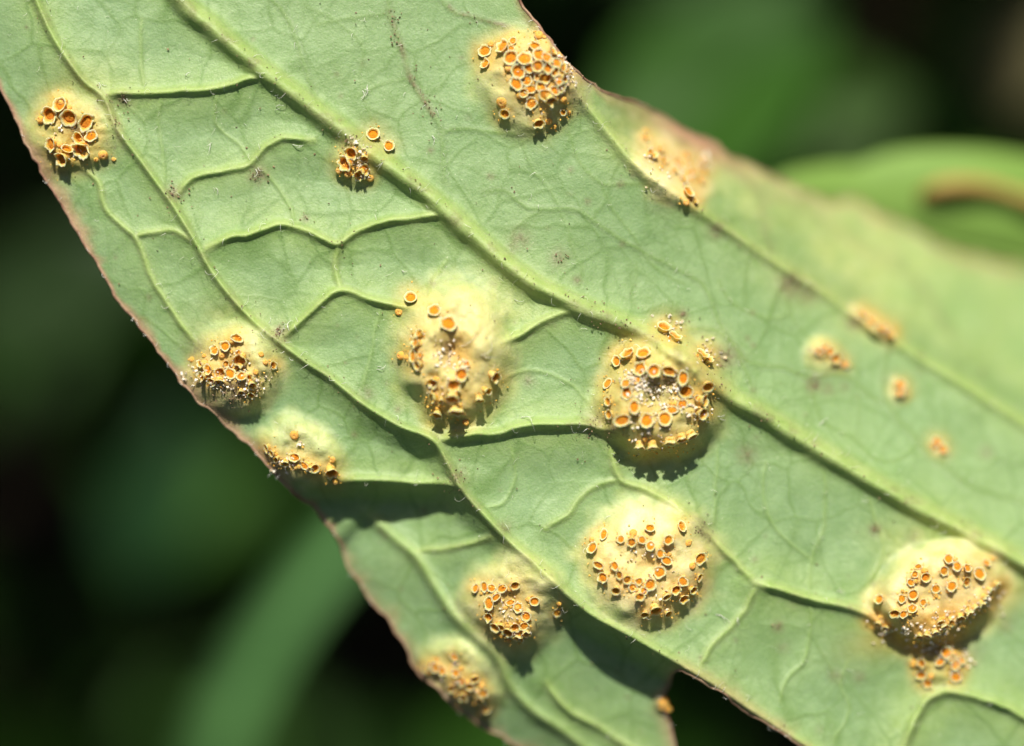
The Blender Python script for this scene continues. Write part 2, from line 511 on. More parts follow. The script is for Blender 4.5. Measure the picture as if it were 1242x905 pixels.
def blur(A, n):
    for ax in (0, 1):
        for _ in range(2):
            c = np.cumsum(np.concatenate([np.repeat(A.take([0], ax), n + 1, ax), A, np.repeat(A.take([-1], ax), n, ax)], ax), ax)
            m = A.shape[ax]
            A = (c.take(range(2 * n + 1, 2 * n + 1 + m), ax) - c.take(range(0, m), ax)) / (2 * n + 1)
    return A


H = blur(H, 3)
# gentle rolling
H += 4.0 * vnoise(X, Y, 140, 21) + 2.2 * vnoise(X, Y, 52, 22) + 0.5 * vnoise(X, Y, 21, 23)

RID = np.zeros(X.shape); BROAD = np.zeros(X.shape); VC = np.zeros(X.shape); FINE = np.zeros(X.shape)
wm = np.interp(tm, [0, .45, .62, 1], [12, 11.5, 12.5, 10])
DMW = DM + 2.0 * vnoise(X, Y, 40, 31)
RID = np.maximum(RID, 14 * np.exp(-np.abs(DMW / wm) ** 2.6))
BROAD = np.maximum(BROAD, 8 * np.exp(-dm / 34))
VC = np.maximum(VC, 0.9 * np.exp(-(dm / 14) ** 4))
wl = np.interp(nxl, [0, 200, 400, 530, 700, 1000], [5, 4.5, 5, 6, 7, 8])
al = np.interp(nxl, [0, 200, 400, 530, 700, 1000], [6, 6, 7, 9, 8, 6])
RID = np.maximum(RID, al * np.exp(-(dl / wl) ** 2))
BROAD = np.maximum(BROAD, 8 * np.exp(-dl / 28))
VC = np.maximum(VC, 0.75 * np.exp(-(dl / wl) ** 2))
RID = np.maximum(RID, 6 * np.exp(-(dr / 8) ** 2))
BROAD = np.maximum(BROAD, 7 * np.exp(-dr / 28))
VC = np.maximum(VC, 0.75 * np.exp(-(dr / 8) ** 2))
RID = np.maximum(RID, 8 * np.exp(-(df / 8) ** 2) * smooth((Y - 600) / 40))
VC = np.maximum(VC, 0.6 * np.exp(-(df / 7) ** 2) * smooth((Y - 600) / 40))
vein_d = []
for pts, wv, av, cv, own in VEINS:
    p = resample(pts, 5)
    p = p + np.array([vnoise(p[:, 0], p[:, 1], 13, 41), vnoise(p[:, 0], p[:, 1], 15, 42)]).T * 1.2
    d, _, _, t = poly_dist(X, Y, p, 110)
    taper = .3 + .7 * smooth(np.minimum(t, 1 - t) / .10)
    soft = np.where(DM > 14, .32, 1.0) if av < 6 else 1.0
    vary = 1 + .25 * vnoise(X, Y, 34, 43)
    RID = np.maximum(RID, .66 * av * taper * soft * vary * np.exp(-(d / (wv * .95)) ** 2))
    BROAD = np.maximum(BROAD, np.minimum(13, av * 1.12) * soft * np.exp(-np.sqrt(d * d + 30) / 30))
    if av < 4.5:
        FINE = np.maximum(FINE, cv * np.exp(-(d / (wv * .9)) ** 2))
        VC = np.maximum(VC, np.where(DM > 14, .12, .4) * cv * np.exp(-(d / wv) ** 2))
    else:
        VC = np.maximum(VC, cv * np.exp(-(d / (wv * 1.1)) ** 2))
    vein_d.append((d, wv, own))
# third-order network: cells of random points, their borders faintly raised
nc = 430
sx, sy = rng.uniform(-200, 1450, nc), rng.uniform(-180, 1080, nc)
g = 12
bx = {}
for k in range(nc): bx.setdefault((int(sx[k] // 60), int(sy[k] // 60)), []).append(k)
WX, WY = X + 4 * vnoise(X, Y, 20, 51), Y + 4 * vnoise(X, Y, 20, 52)
F1 = np.full(X.shape, 1e9); F2 = np.full(X.shape, 1e9)
for k in range(nc):
    i0, i1 = max(0, int((sx[k] - 170 + 200) / STEP)), max(0, int((sx[k] + 170 + 200) / STEP))
    j0, j1 = max(0, int((sy[k] - 170 + 180) / STEP)), max(0, int((sy[k] + 170 + 180) / STEP))
    s = (slice(j0, j1), slice(i0, i1))
    if F1[s].size == 0: continue
    d = np.hypot(WX[s] - sx[k], WY[s] - sy[k])
    f1 = np.minimum(F1[s], d)
    F2[s] = np.minimum(F2[s], np.maximum(F1[s], d))
    F1[s] = f1
edge = np.exp(-((F2 - F1) / 3.6) ** 2)
net_var = (.55 + .45 * smooth(0.6 + 0.9 * vnoise(X, Y, 90, 53)))
RID = RID + 0.5 * edge * net_var * (1 - np.clip(RID / 6, 0, 1))
FINE = np.maximum(FINE, 0.95 * edge * net_var)
nc2 = 5200
sx2, sy2 = rng.uniform(-200, 1450, nc2), rng.uniform(-180, 1080, nc2)
WX2, WY2 = X + 2.5 * vnoise(X, Y, 10, 54), Y + 2.5 * vnoise(X, Y, 10, 55)
G1 = np.full(X.shape, 1e9); G2 = np.full(X.shape, 1e9)
for k in range(nc2):
    i0, i1 = max(0, int((sx2[k] - 46 + 200) / STEP)), max(0, int((sx2[k] + 46 + 200) / STEP))
    j0, j1 = max(0, int((sy2[k] - 46 + 180) / STEP)), max(0, int((sy2[k] + 46 + 180) / STEP))
    q_ = (slice(j0, j1), slice(i0, i1))
    if G1[q_].size == 0: continue
    d = np.hypot(WX2[q_] - sx2[k], WY2[q_] - sy2[k])
    g1 = np.minimum(G1[q_], d)
    G2[q_] = np.minimum(G2[q_], np.maximum(G1[q_], d))
    G1[q_] = g1
edge2 = np.exp(-((G2 - G1) / 3.0) ** 2)
nv2 = (.45 + .55 * smooth(0.45 + .9 * vnoise(X, Y, 70, 56)))
FINE = np.maximum(FINE, 0.5 * edge2 * nv2)
RID = RID + .30 * edge2 * nv2 * (1 - np.clip(RID / 5, 0, 1))
PILLOW = .35 * np.clip((G2 - G1) / 16, 0, 1)
H += RID + BROAD - PILLOW * 0 + PILLOW * nv2
PANEL = np.clip(1.15 - BROAD / 5.5, 0, 1) * (1 - .30 * smooth((DM - 10) / 60)) * (1 - .85 * smooth((DR - 5) / 40))
H += 0.10 * vnoise(X, Y, 6, 24)

HALO = np.zeros(X.shape); CORE = np.zeros(X.shape); QS = {}
for k, (cx, cy, rx, ry, rot, hh, cr, cd, ha, co) in PUST.items():
    a = math.radians(rot)
    wx = X + 5 * vnoise(X, Y, 30, 61); wy = Y + 5 * vnoise(X, Y, 30, 62)
    u = ((wx - cx) * math.cos(a) + (wy - cy) * math.sin(a)) / rx
    v = (-(wx - cx) * math.sin(a) + (wy - cy) * math.cos(a)) / ry
    q = np.hypot(u, v)
    QS[k] = q
    dome = hh * np.exp(-(q / 0.88) ** (9.0 if k == 'low_right' else 6.5 if k == 'centre' else 5.0))
    flat = smooth((1.15 - q) / 0.5)
    keep = np.exp(-(dm / 15) ** 4) if k in ('centre', 'midrib_up') else 0.0
    H -= 0.75 * flat * RID * (1 - .85 * keep)
    VC *= 1 - 0.7 * flat * (1 - .8 * keep)
    FINE *= 1 - 0.45 * flat
    H += dome + dome / max(hh, 1) * (4.2 * vnoise(X, Y, 19, 63) + 1.3 * vnoise(X, Y, 7, 64))
    if cd: H -= cd * np.exp(-(q / cr) ** 2.5)
    HALO = np.maximum(HALO, ha * smooth((1.32 - q + .12 * vnoise(X, Y, 18, 65)) / 0.55))
    CORE = np.maximum(CORE, co * smooth((1.10 - q + .15 * vnoise(X, Y, 16, 66)) / 0.5))
# a big soft yellow patch right of the middle pustule, cream bloom on the far ridge
for cx, cy, rx, ry, s in [(590, 375, 62, 52, .75), (770, 165, 40, 40, .5), (1010, 330, 90, 40, .30), (1060, 390, 50, 25, .4), (275, 395, 45, 35, .55), (110, 110, 55, 40, .45), (845, 425, 40, 30, .45), (850, 160, 70, 30, .4), (1110, 655, 60, 30, .5), (640, 700, 40, 30, .4)]:
    HALO = np.maximum(HALO, s * np.exp(-(((X - cx) / rx) ** 2 + ((Y - cy) / ry) ** 2) * 1.1))

HALO = np.maximum(HALO, .60 * smooth((DR - 4) / 40) * smooth(.75 + .5 * vnoise(X, Y, 70, 67)) * smooth((1330 - X) / 300))
HALO *= np.clip(.90 + .30 * vnoise(X, Y, 14, 68) + .15 * vnoise(X, Y, 7, 69) - .25 * edge2, .4, 1.1)
BROWN = np.zeros(X.shape)
for cx, cy, r, s in [(210, 235, 9, 1), (313, 212, 10, .9), (150, 120, 8, .9), (340, 404, 10, .9), (678, 312, 10, .6), (630, 290, 12, .55), (622, 300, 8, .4), (880, 433, 12, .8),
                     (850, 640, 12, .7), (858, 650, 9, .5), (870, 279, 9, .8), (960, 345, 14, .8), (980, 356, 12, .6), (1035, 391, 9, .7), (988, 466, 9, .8), (1004, 472, 8, .5), (1024, 470, 6, .4), (944, 760, 6, .9), (950, 785, 8, .3),
                     (906, 552, 11, .6), (1061, 642, 6, 1), (1108, 652, 9, .4), (720, 514, 14, .6), (742, 522, 10, .7), (555, 578, 10, .7), (612, 640, 8, .5), (1013, 820, 7, .5), (1042, 820, 7, .45), (1220, 758, 9, .4), (1196, 548, 7, .5),
                     (642, 462, 7, .5), (445, 477, 7, .5), (483, 497, 5, .5), (828, 380, 5, .9), (370, 265, 4, .8), (428, 172, 10, .5), (800, 242, 14, .35), (700, 340, 5, .6), (283, 474, 15, 1), (92, 156, 9, .7), (542, 424, 9, .6), (800, 468, 13, .55), (620, 738, 12, .5), (545, 435, 8, .3),
                     (130, 128, 10, .4), (1148, 748, 30, .25), (965, 728, 8, .3), (1130, 785, 10, .8), (1178, 790, 14, .35), (240, 425, 14, .5)]:
    BROWN = np.maximum(BROWN, min(1, s * 1.2) * np.exp(-(((X - cx) ** 2 + (Y - cy) ** 2) / (1.3 * r * r))))
for pts, wv, s in [([(473, 15), (488, 61), (498, 95), (515, 122), (525, 139)], 3.5, .85), ([(545, 8), (552, 14), (586, 24), (616, 32)], 3, .7),
                   ([(695, 370), (725, 383), (760, 396), (795, 412)], 6, .45), ([(125, 118), (142, 156), (150, 175)], 5, .6),
                   ([(540, 555), (560, 595), (580, 615)], 5, .6), ([(1020, 733), (1050, 745), (1066, 760)], 5, .55), ([(660, 60), (684, 98), (708, 125)], 4, .5), ([(870, 200), (898, 211), (922, 241), (925, 265), (936, 305)], 6, .4), ([(922, 241), (956, 241), (983, 258), (1024, 286), (1066, 313), (1093, 327), (1121, 354), (1150, 400)], 6, .3), ([(820, 240), (868, 270), (918, 304), (956, 330), (1010, 362), (1085, 414)], 5, .3), ([(690, 515), (745, 524)], 4, .5),
                   ([(833, 440), (866, 466)], 4, .35), ([(600, 645), (700, 735)], 4, .25)]:
    d, _, _, _ = poly_dist(X, Y, resample(pts, 4), 30)
    BROWN = np.maximum(BROWN, min(1, 1.35 * s) * np.exp(-(d / wv) ** 2) * (0.6 + 0.4 * vnoise(X, Y, 9, 71)))
BROWN = np.maximum(BROWN, .45 * np.exp(-(dm / 9) ** 4) * smooth(1.6 * vnoise(X, Y, 14, 77) - .1))
BROWN = np.maximum(BROWN, .30 * np.exp(-(dl / 6) ** 2) * smooth(1.6 * vnoise(X, Y, 18, 78) - .1))
fr = np.random.default_rng(5)
for _ in range(170):
    cx, cy, r0 = fr.uniform(-20, 1260), fr.uniform(-20, 920), fr.uniform(2.0, 5.0)
    i0, j0 = int((cx + 200) / STEP), int((cy + 180) / STEP)
    q_ = (slice(max(0, j0 - 8), j0 + 9), slice(max(0, i0 - 8), i0 + 9))
    BROWN[q_] = np.maximum(BROWN[q_], fr.uniform(.2, .8) * np.exp(-((X[q_] - cx) ** 2 + (Y[q_] - cy) ** 2) / r0 ** 2))
DO = np.where(inside, d_out, 0)
mw = 9 + 6 * vnoise(X, Y, 45, 72) + 4 * vnoise(X, Y, 12, 76)
MARG = 0.75 * np.exp(-(DO / np.maximum(mw, 3)) ** 2) * (((X < 480) & (Y < 640)) * 1.0 + (X >= 480) * .6 + ((X < 480) & (Y >= 640)) * .5)
MARG = np.clip(np.maximum(MARG, 1.0 * np.exp(-(((X - 845) / 75) ** 2 + ((Y - 168 - .5 * (X - 845)) / 20) ** 2))), 0, 1)

# ---- cups: pustule, zoom crop offset and scale, then (x, y, diameter[, tilt x, tilt y]) in crop pixels; 'b' closed bud
CUPS = {
    'top_left': (30, 100, 7.54, [(318, 205, 140), (225, 310, 150, 0, -.5), (405, 335, 150, .1, -.4), (565, 375, 150), (610, 490, 105), (490, 520, 120), (400, 605, 120), (520, 640, 140, .2, -.6), (330, 715, 140, -.4, -.2),
                                 (230, 570, 120, -.3, -.3), (725, 690, 90, 0, -.2, 'b'), (120, 340, 80, -.3, 0, 'b'), (345, 150, 90, 0, .2, 'b')]),
    'midrib_up': (390, 140, 9.05, [(245, 545, 150, -.3, -.3), (465, 490, 120, 0, -.6), (470, 605, 130, .3, -.3), (415, 675, 140, -.1, -.7), (570, 205, 145, .1, .1), (745, 335, 110, .2, 0), (320, 430, 150, -.1, -.5)]),
    'upper': (565, 30, 6.464, [(145, 205, 100), (145, 305, 85), (280, 165, 100), (365, 125, 80), (350, 262, 110), (465, 265, 115), (410, 372, 110), (395, 465, 110), (505, 510, 95), (590, 495, 85), (515, 620, 95), (625, 560, 100),
                               (675, 610, 110, .2, -.4), (540, 165, 100), (575, 235, 105), (640, 260, 90), (705, 300, 90), (730, 435, 80), (270, 625, 90, 0, 0, 'b'), (300, 705, 85), (575, 785, 85, 0, -.2), (655, 780, 60, 0, -.2, 'b'), (765, 690, 55),
                               (575, 70, 75, .2, .2, 'b'), (355, 185, 65), (560, 330, 85), (500, 345, 80), (650, 340, 90), (700, 370, 80), (560, 405, 85), (625, 425, 90), (455, 540, 75), (700, 520, 85), (770, 330, 80, .5, 0), (790, 420, 85, .5, -.2), (750, 500, 80, .4, -.3), (690, 200, 70, .3, .2), (480, 440, 80)]),
    'far_ridge': (750, 140, 7.54, [(260, 195, 90), (320, 340, 120), (570, 420, 110), (525, 495, 90), (650, 690, 110), (760, 580, 90), (705, 770, 80), (430, 400, 90), (600, 570, 80), (690, 510, 90), (780, 400, 90, .3, .3), (800, 500, 80), (390, 300, 80), (640, 360, 85)]),
    'left_edge': (220, 380, 6.464, [(440, 195, 85, 0, .1), (345, 255, 85), (255, 285, 90), (460, 380, 100, 0, -.2), (385, 470, 92, 0, -.2), (305, 475, 100, 0, -.4), (470, 490, 80), (540, 520, 80, .2, -.3), (730, 410, 78, .1, -.2), (630, 318, 45, 0, 0, 'b'),
                                    (205, 440, 90, -.3, 0), (140, 395, 80, -.4, .1), (150, 500, 90, -.4, -.2), (300, 555, 95, 0, -.9), (560, 575, 85, .2, -.8), (550, 650, 65, 0, -.5), (470, 630, 55, 0, -.8), (440, 315, 55), (235, 540, 70, -.3, -.7), (350, 400, 60)]),
    'left_low': (300, 500, 7.54, [(430, 415, 110), (425, 220, 85, 0, 0, 'b'), (520, 490, 90, 0, -.4), (625, 520, 90, 0, -.3), (775, 570, 130, .1, -.7), (165, 335, 95, -.5, 0), (255, 440, 85, -.4, -.2), (345, 480, 75, -.2, -.4), (575, 530, 70, 0, -.5), (215, 380, 70, -.5, -.1)]),
    'middle': (460, 340, 5.025, [(190, 100, 75, -.1, .1), (115, 195, 50, 0, 0, 'b'), (335, 178, 75), (422, 262, 95), (237, 320, 62, -.5, 0), (213, 378, 68, -.5, 0), (198, 462, 66, -.5, -.1), (225, 520, 66, -.3, -.3), (112, 465, 55, 0, -.1, 'b'), (505, 575, 75, .2, -.3),
                                 (455, 645, 85, 0, -.4), (445, 730, 90, 0, -.4), (470, 815, 100, 0, -1.2), (320, 630, 75, -.3, -.5), (318, 720, 72, -.6, -.2), (350, 830, 80, -.2, -1.1), (715, 595, 78, .2, -.4), (670, 680, 65, .3, -.3), (612, 740, 75, 0, -.7), (530, 510, 42, 0, 0), (375, 740, 40, 0, -.4),
                                 (335, 665, 40, -.3, -.5), (245, 455, 40, -.2, 0), (250, 500, 40, 0, -.2)]),
    'centre': (710, 380, 5.028, [(250, 237, 85), (350, 235, 90), (183, 290, 68), (328, 340, 80), (420, 350, 85), (512, 357, 85), (593, 395, 85), (612, 482, 85), (750, 455, 80), (735, 535, 80, .3, -.1), (722, 617, 80, .3, -.3), (590, 555, 65), (527, 588, 75), (485, 640, 85),
                                 (372, 652, 95), (220, 655, 95), (298, 570, 85), (250, 487, 75), (130, 425, 65), (130, 538, 60), (137, 617, 62), (330, 828, 75, 0, -1.3), (410, 828, 80, 0, -1.3), (520, 802, 80, 0, -1.3), (590, 780, 75, .1, -1.3), (655, 760, 75, .3, -1.2), (310, 400, 52), (240, 425, 60),
                                 (480, 75, 80, .2, .7), (550, 130, 80, .3, .6), (720, 240, 80, .3, .6), (760, 275, 70, .4, .5), (688, 600, 52, .1, -.3), (690, 520, 50, .1, 0)]),
    'low_middle': (700, 600, 5.322, [(168, 252, 72), (92, 340, 70), (133, 455, 72), (160, 535, 65, 0, -.1), (248, 625, 65, 0, -.2), (280, 287, 50), (350, 310, 60), (362, 240, 50, 0, 0, 'b'), (470, 210, 62), (418, 292, 50), (470, 328, 60), (592, 292, 65), (680, 200, 66), (727, 312, 45, 0, 0, 'b'), (540, 380, 65),
                                     (578, 425, 72), (532, 500, 76), (238, 458, 60), (270, 520, 60, -.1, -.2), (325, 550, 55, 0, -.2), (360, 600, 60, 0, -.3), (473, 580, 75), (405, 660, 65, 0, -.3), (800, 415, 80), (795, 538, 60), (755, 620, 65, 0, -.2), (685, 560, 65), (638, 615, 65, 0, -.2), (692, 678, 65, 0, -.2),
                                     (580, 665, 65, 0, -.3), (510, 755, 85, 0, -.5), (435, 780, 60, 0, -.3), (592, 775, 60, 0, -.2), (400, 560, 50), (430, 620, 50)]),
    'low_left': (560, 670, 6.964, [(340, 305, 80), (450, 285, 80), (615, 415, 78), (808, 515, 76), (475, 465, 80), (540, 540, 85), (385, 685, 100, 0, -.3), (545, 700, 90, 0, -.3), (480, 740, 90, 0, -.5), (225, 430, 110), (110, 300, 70), (220, 550, 80, -.2, 0), (275, 640, 90, -.2, -.2), (410, 420, 80), (185, 290, 80), (525, 625, 80),
                                   (290, 380, 80), (330, 640, 80, 0, -.2), (450, 640, 80, 0, -.2), (250, 300, 70)]),
    'bottom': (490, 770, 7.54, [(455, 205, 95), (280, 300, 100), (345, 330, 85), (470, 350, 90), (650, 415, 100), (600, 480, 90), (720, 540, 100), (745, 690, 85), (540, 580, 90), (430, 500, 90), (180, 320, 80), (520, 430, 85), (690, 610, 85), (240, 280, 80)]),
    'low_right': (1040, 650, 4.526, [(498, 122, 52), (545, 165, 50), (605, 172, 52), (672, 205, 68), (712, 143, 54), (475, 193, 56), (600, 255, 64), (515, 275, 56), (430, 290, 48), (375, 228, 56), (332, 168, 42), (312, 210, 44), (292, 255, 44), (303, 322, 56), (243, 345, 46), (360, 365, 42), (298, 395, 50), (250, 430, 52), (200, 430, 56), (112, 345, 54),
                                     (775, 275, 46, .5, -.6), (738, 305, 50, .4, -.6), (708, 345, 50, .4, -.7), (690, 385, 52, .4, -.7), (650, 405, 50, .3, -.8), (620, 432, 55, .3, -.8), (565, 460, 55, .2, -.9), (515, 480, 50, .2, -.9), (480, 505, 52, .1, -.9), (430, 540, 55, .1, -.9), (380, 555, 55, 0, -.9), (340, 560, 50, 0, -1), (110, 490, 46, -.4, -.5), (150, 515, 46, -.3, -.6), (455, 480, 44, 0, -.5), (600, 400, 40, .1, -.3)]),
    'small_right': (1040, 650, 4.526, [(345, 700, 58), (490, 640, 66), (450, 690, 58), (540, 705, 66), (540, 775, 58), (345, 765, 52), (380, 810, 56, -.1, -.3), (510, 670, 50), (570, 680, 46)]),
    'far_a': (960, 360, 4.31, [(150, 290, 50), (200, 285, 46), (235, 325, 54), (282, 350, 44), (172, 265, 42), (135, 285, 40), (255, 345, 40)]),
    'far_b': (960, 360, 4.31, [(375, 82, 54), (420, 120, 54), (470, 160, 54), (520, 188, 56), (500, 160, 46)]),
    'far_c': (960, 360, 4.31, [(570, 455, 56), (592, 490, 50), (565, 500, 44)]),
    'far_d': (960, 360, 4.31, [(760, 755, 54), (792, 795, 52), (745, 780, 40)]),
    'flap_tip': (0, 0, 1.0, [(808, 853, 14, 0, 0, 'b'), (813, 861, 9, 0, 0, 'b'), (803, 860, 8, 0, 0, 'b')]),
}
fill = random.Random(17)
for k, nf in (('upper', 16), ('low_left', 14), ('bottom', 10), ('low_right', 14), ('centre', 3), ('low_middle', 6), ('middle', 5), ('left_edge', 12), ('left_low', 8), ('top_left', 5), ('far_ridge', 10), ('small_right', 6), ('midrib_up', 4)):
    ox, oy, sc, lst = CUPS[k]
    base = list(lst)
    for _ in range(nf):
        c = fill.choice(base)
        a = fill.uniform(0, 6.28)
        rr = c[2] * fill.uniform(.65, 1.0)
        lst.append((c[0] + rr * math.cos(a), c[1] + rr * math.sin(a), c[2] * fill.uniform(.40, .62), fill.uniform(-.3, .3), fill.uniform(-.3, .3), 'b'))
# rusty stain in the skin round the cups
RUST = np.zeros(X.shape)
for k, (ox, oy, sc, lst) in CUPS.items():
    for c in lst:
        cx, cy, d = ox + c[0] / sc, oy + c[1] / sc, c[2] / sc
        i0, i1 = int((cx - 45 + 200) / STEP), int((cx + 45 + 200) / STEP)
        j0, j1 = int((cy - 45 + 180) / STEP), int((cy + 45 + 180) / STEP)
        s = (slice(max(j0, 0), j1), slice(max(i0, 0), i1))
        dd_ = np.hypot(X[s] - cx, Y[s] - cy)
        H[s] += .13 * d * np.exp(-(dd_ / (.70 * d)) ** 2)
        RUST[s] += (0.15 if len(c) > 5 else 0.30 if k in ('midrib_up', 'far_a', 'far_c', 'far_d', 'flap_tip') else 0.62) * np.exp(-(((X[s] - cx) ** 2 + (Y[s] - cy) ** 2) / (1.0 * d) ** 2))
RUST = 0.96 * (1 - np.exp(-1.4 * RUST)) * (0.75 + .25 * vnoise(X, Y, 8, 73))
for k, s0 in (('middle', .95), ('centre', .5), ('low_middle', .6), ('low_right', .5), ('top_left', .6), ('low_left', .75), ('bottom', .7)):
    RUST = np.maximum(RUST, s0 * np.exp(-(QS[k] / .5) ** 2) * (0.8 + .2 * vnoise(X, Y, 10, 74)))
RUST = np.maximum(RUST, .98 * np.exp(-(((X - 1140 + .6 * (Y - 750)) / 62) ** 2 + ((Y - 750 + .25 * (X - 1140)) / 22) ** 2)))
d, _, _, _ = poly_dist(X, Y, resample([(1060, 752), (1085, 770), (1115, 782), (1150, 772), (1185, 745), (1212, 712)], 5))
RUST = np.maximum(RUST, .95 * np.exp(-(d / 15) ** 2))
BROWN = np.maximum(BROWN, .6 * np.exp(-(d / 7) ** 2) * (.6 + .4 * vnoise(X, Y, 7, 75)))
RUST = np.clip(RUST, 0, 1)

# ---- to the place
VX, VY = X.copy(), Y.copy()
# pull the vertices just outside the outline onto it
near = (~inside) & (d_out < STEP * 2.2)
jj, ii = np.nonzero(near)
seg_a, seg_b = outline[:-1], outline[1:]
mx, my = (seg_a[:, 0] + seg_b[:, 0]) / 2, (seg_a[:, 1] + seg_b[:, 1]) / 2
for j, i in zip(jj, ii):
    px, py = X[j, i], Y[j, i]
    m = np.nonzero((np.abs(mx - px) < 14) & (np.abs(my - py) < 14))[0]
    if len(m) == 0: continue
    a, b = seg_a[m], seg_b[m]
    dd = b - a
    t = np.clip(((px - a[:, 0]) * dd[:, 0] + (py - a[:, 1]) * dd[:, 1]) / ((dd ** 2).sum(1) + 1e-9), 0, 1)
    q = a + dd * t[:, None]
    k = np.argmin((q[:, 0] - px) ** 2 + (q[:, 1] - py) ** 2)
    VX[j, i], VY[j, i] = q[k]
Z = H / PX
PXc, PYc, PZc = unproject(VX, VY, Z)
P = np.stack([PXc, PYc, PZc], -1)
gx = np.gradient(P, axis=1); gy = np.gradient(P, axis=0)
N = np.cross(gy, gx)
N /= np.linalg.norm(N, axis=-1, keepdims=True) + 1e-12
N[N[..., 2] < 0] *= -1


def sample(A, px, py):
    u, v = (px + 200) / STEP, (py + 180) / STEP
    i, j = int(np.clip(u, 0, X.shape[1] - 2)), int(np.clip(v, 0, X.shape[0] - 2))
    f, g = u - i, v - j
    return A[j, i] * (1 - f) * (1 - g) + A[j, i + 1] * f * (1 - g) + A[j + 1, i] * (1 - f) * g + A[j + 1, i + 1] * f * g


# faces and which part each belongs to
ny, nx = X.shape
vid = np.arange(ny * nx).reshape(ny, nx)
quads = np.stack([vid[:-1, :-1], vid[1:, :-1], vid[1:, 1:], vid[:-1, 1:]], -1).reshape(-1, 4)
ins = inside.ravel()
use = (inside | near).ravel()[quads].all(1) & ins[quads].any(1)
quads = quads[use]
part = np.zeros(ny * nx, int)
names = {0: ('blade', None)}
pid = 1
for vi, (d, wv, own) in enumerate(vein_d):
    if own:
        names[pid] = ('vein', None)
        part[(d < wv * 1.15).ravel()] = pid; pid += 1
for nm, dd, ww in (('lateral_vein', dr, 9.0), ('lateral_vein', dl, wl * 1.15)):
    names[pid] = (nm, None)
    part[(dd < ww).ravel()] = pid; pid += 1
names[pid] = ('fold', None)
part[((df < 8) & (Y > 625) & (DL > 12)).ravel()] = pid; pid += 1
names[pid] = ('midrib', None)
part[(np.abs(DMW) < wm * 1.1).ravel()] = pid; pid += 1
for k in PUST:
    names[pid] = ('rust_pustule', k)
    part[(QS[k] < 1.0).ravel()] = pid; pid += 1
fpart = part[quads[:, 0]]
Pf, Nf = P.reshape(-1, 3), N.reshape(-1, 3)
AT = {'vein': VC, 'halo': HALO, 'core': CORE, 'rust': RUST, 'brown': BROWN, 'margin': MARG, 'fine': FINE, 'panel': PANEL}
AT = {k: np.clip(v, 0, 1).ravel() for k, v in AT.items()}

leaf = empty('leaf')
tag(leaf, 'big green leaf seen from its underside, spotted with orange rust pustules', 'leaf')
PUSTO = {}
for p_id, (nm, key) in names.items():
    q = quads[fpart == p_id]
    if len(q) == 0: continue
    u, inv = np.unique(q, return_inverse=True)
    inv = inv.reshape(-1, 4)
    lab = np.arange(len(u))
    if nm in ('vein', 'lateral_vein', 'fold', 'midrib'):      # a vein cut by a pustule is two pieces
        while True:
            old = lab.copy()
            m = lab[inv].min(1)
            np.minimum.at(lab, inv.ravel(), np.repeat(m, 4))
            lab = lab[lab]
            if (old == lab).all(): break
    else:
        lab[:] = 0
    for l in np.unique(lab):
        qf = inv[lab[inv[:, 0]] == l]
        uu, iv = np.unique(qf, return_inverse=True)
        g = u[uu]
        n_ = nm if len(qf) > 60 else 'vein'
        me = mesh_from(n_, Pf[g], iv.reshape(-1, 4), M_LEAF, {k: v[g] for k, v in AT.items()}, Nf[g])
        o = put(n_, me, leaf)
        if key:
            PUSTO[key] = o
            o['label'] = PLABEL[key]

# upper side of the leaf (turned away) and its rolled reddish edge
q8 = vid[::6, ::6]
qq = np.stack([q8[:-1, :-1], q8[:-1, 1:], q8[1:, 1:], q8[1:, :-1]], -1).reshape(-1, 4)
deep = (inside & (d_out > 16)).ravel() | (inside & (d_out > 1e8)).ravel()
deep = inside.ravel() & (d_out.ravel() > 14)
qq = qq[deep[qq].all(1)]
u, inv = np.unique(qq, return_inverse=True)
M_UP = plain('leaf_upper_side', (0.05, 0.10, 0.03), (0.07, 0.14, 0.04), 1.0, 0.4)
put('upper_side', mesh_from('upper_side', Pf[u] - np.array([0, 0, 0.16]), inv.reshape(-1, 4), M_UP), leaf)


def tube(path, radii, n=8, cap=True):
    path = np.asarray(path, float)
    m = len(path)
    co, fa = [], []
    tan = np.gradient(path, axis=0)
    tan /= np.linalg.norm(tan, axis=1, keepdims=True) + 1e-12
    ref = np.array([0.0, 0, 1]) if abs(tan[0][2]) < .9 else np.array([1.0, 0, 0])
    for i in range(m):
        s = np.cross(tan[i], ref); s /= np.linalg.norm(s) + 1e-12
        t2 = np.cross(s, tan[i])
        for k in range(n):
            a = 2 * math.pi * k / n
            co.append(path[i] + radii[i] * (math.cos(a) * s + math.sin(a) * t2))
    for i in range(m - 1):
        for k in range(n):
            k2 = (k + 1) % n
            fa.append((i * n + k, i * n + k2, (i + 1) * n + k2, (i + 1) * n + k))
    if cap:
        for base, c in ((0, path[0] - tan[0] * radii[0] * .5), ((m - 1) * n, path[-1] + tan[-1] * radii[-1] * .5)):
            co.append(c)
            for k in range(0, n, 1):
                fa.append((base + k, base + (k + 1) % n, len(co) - 1, len(co) - 1))
    return np.array(co), np.array(fa)


def join(parts):
    co, fa, off = [], [], 0
    for c, f in parts:
        co.append(c); fa.append(np.asarray(f) + off); off += len(c)
    return np.vstack(co), np.vstack(fa)


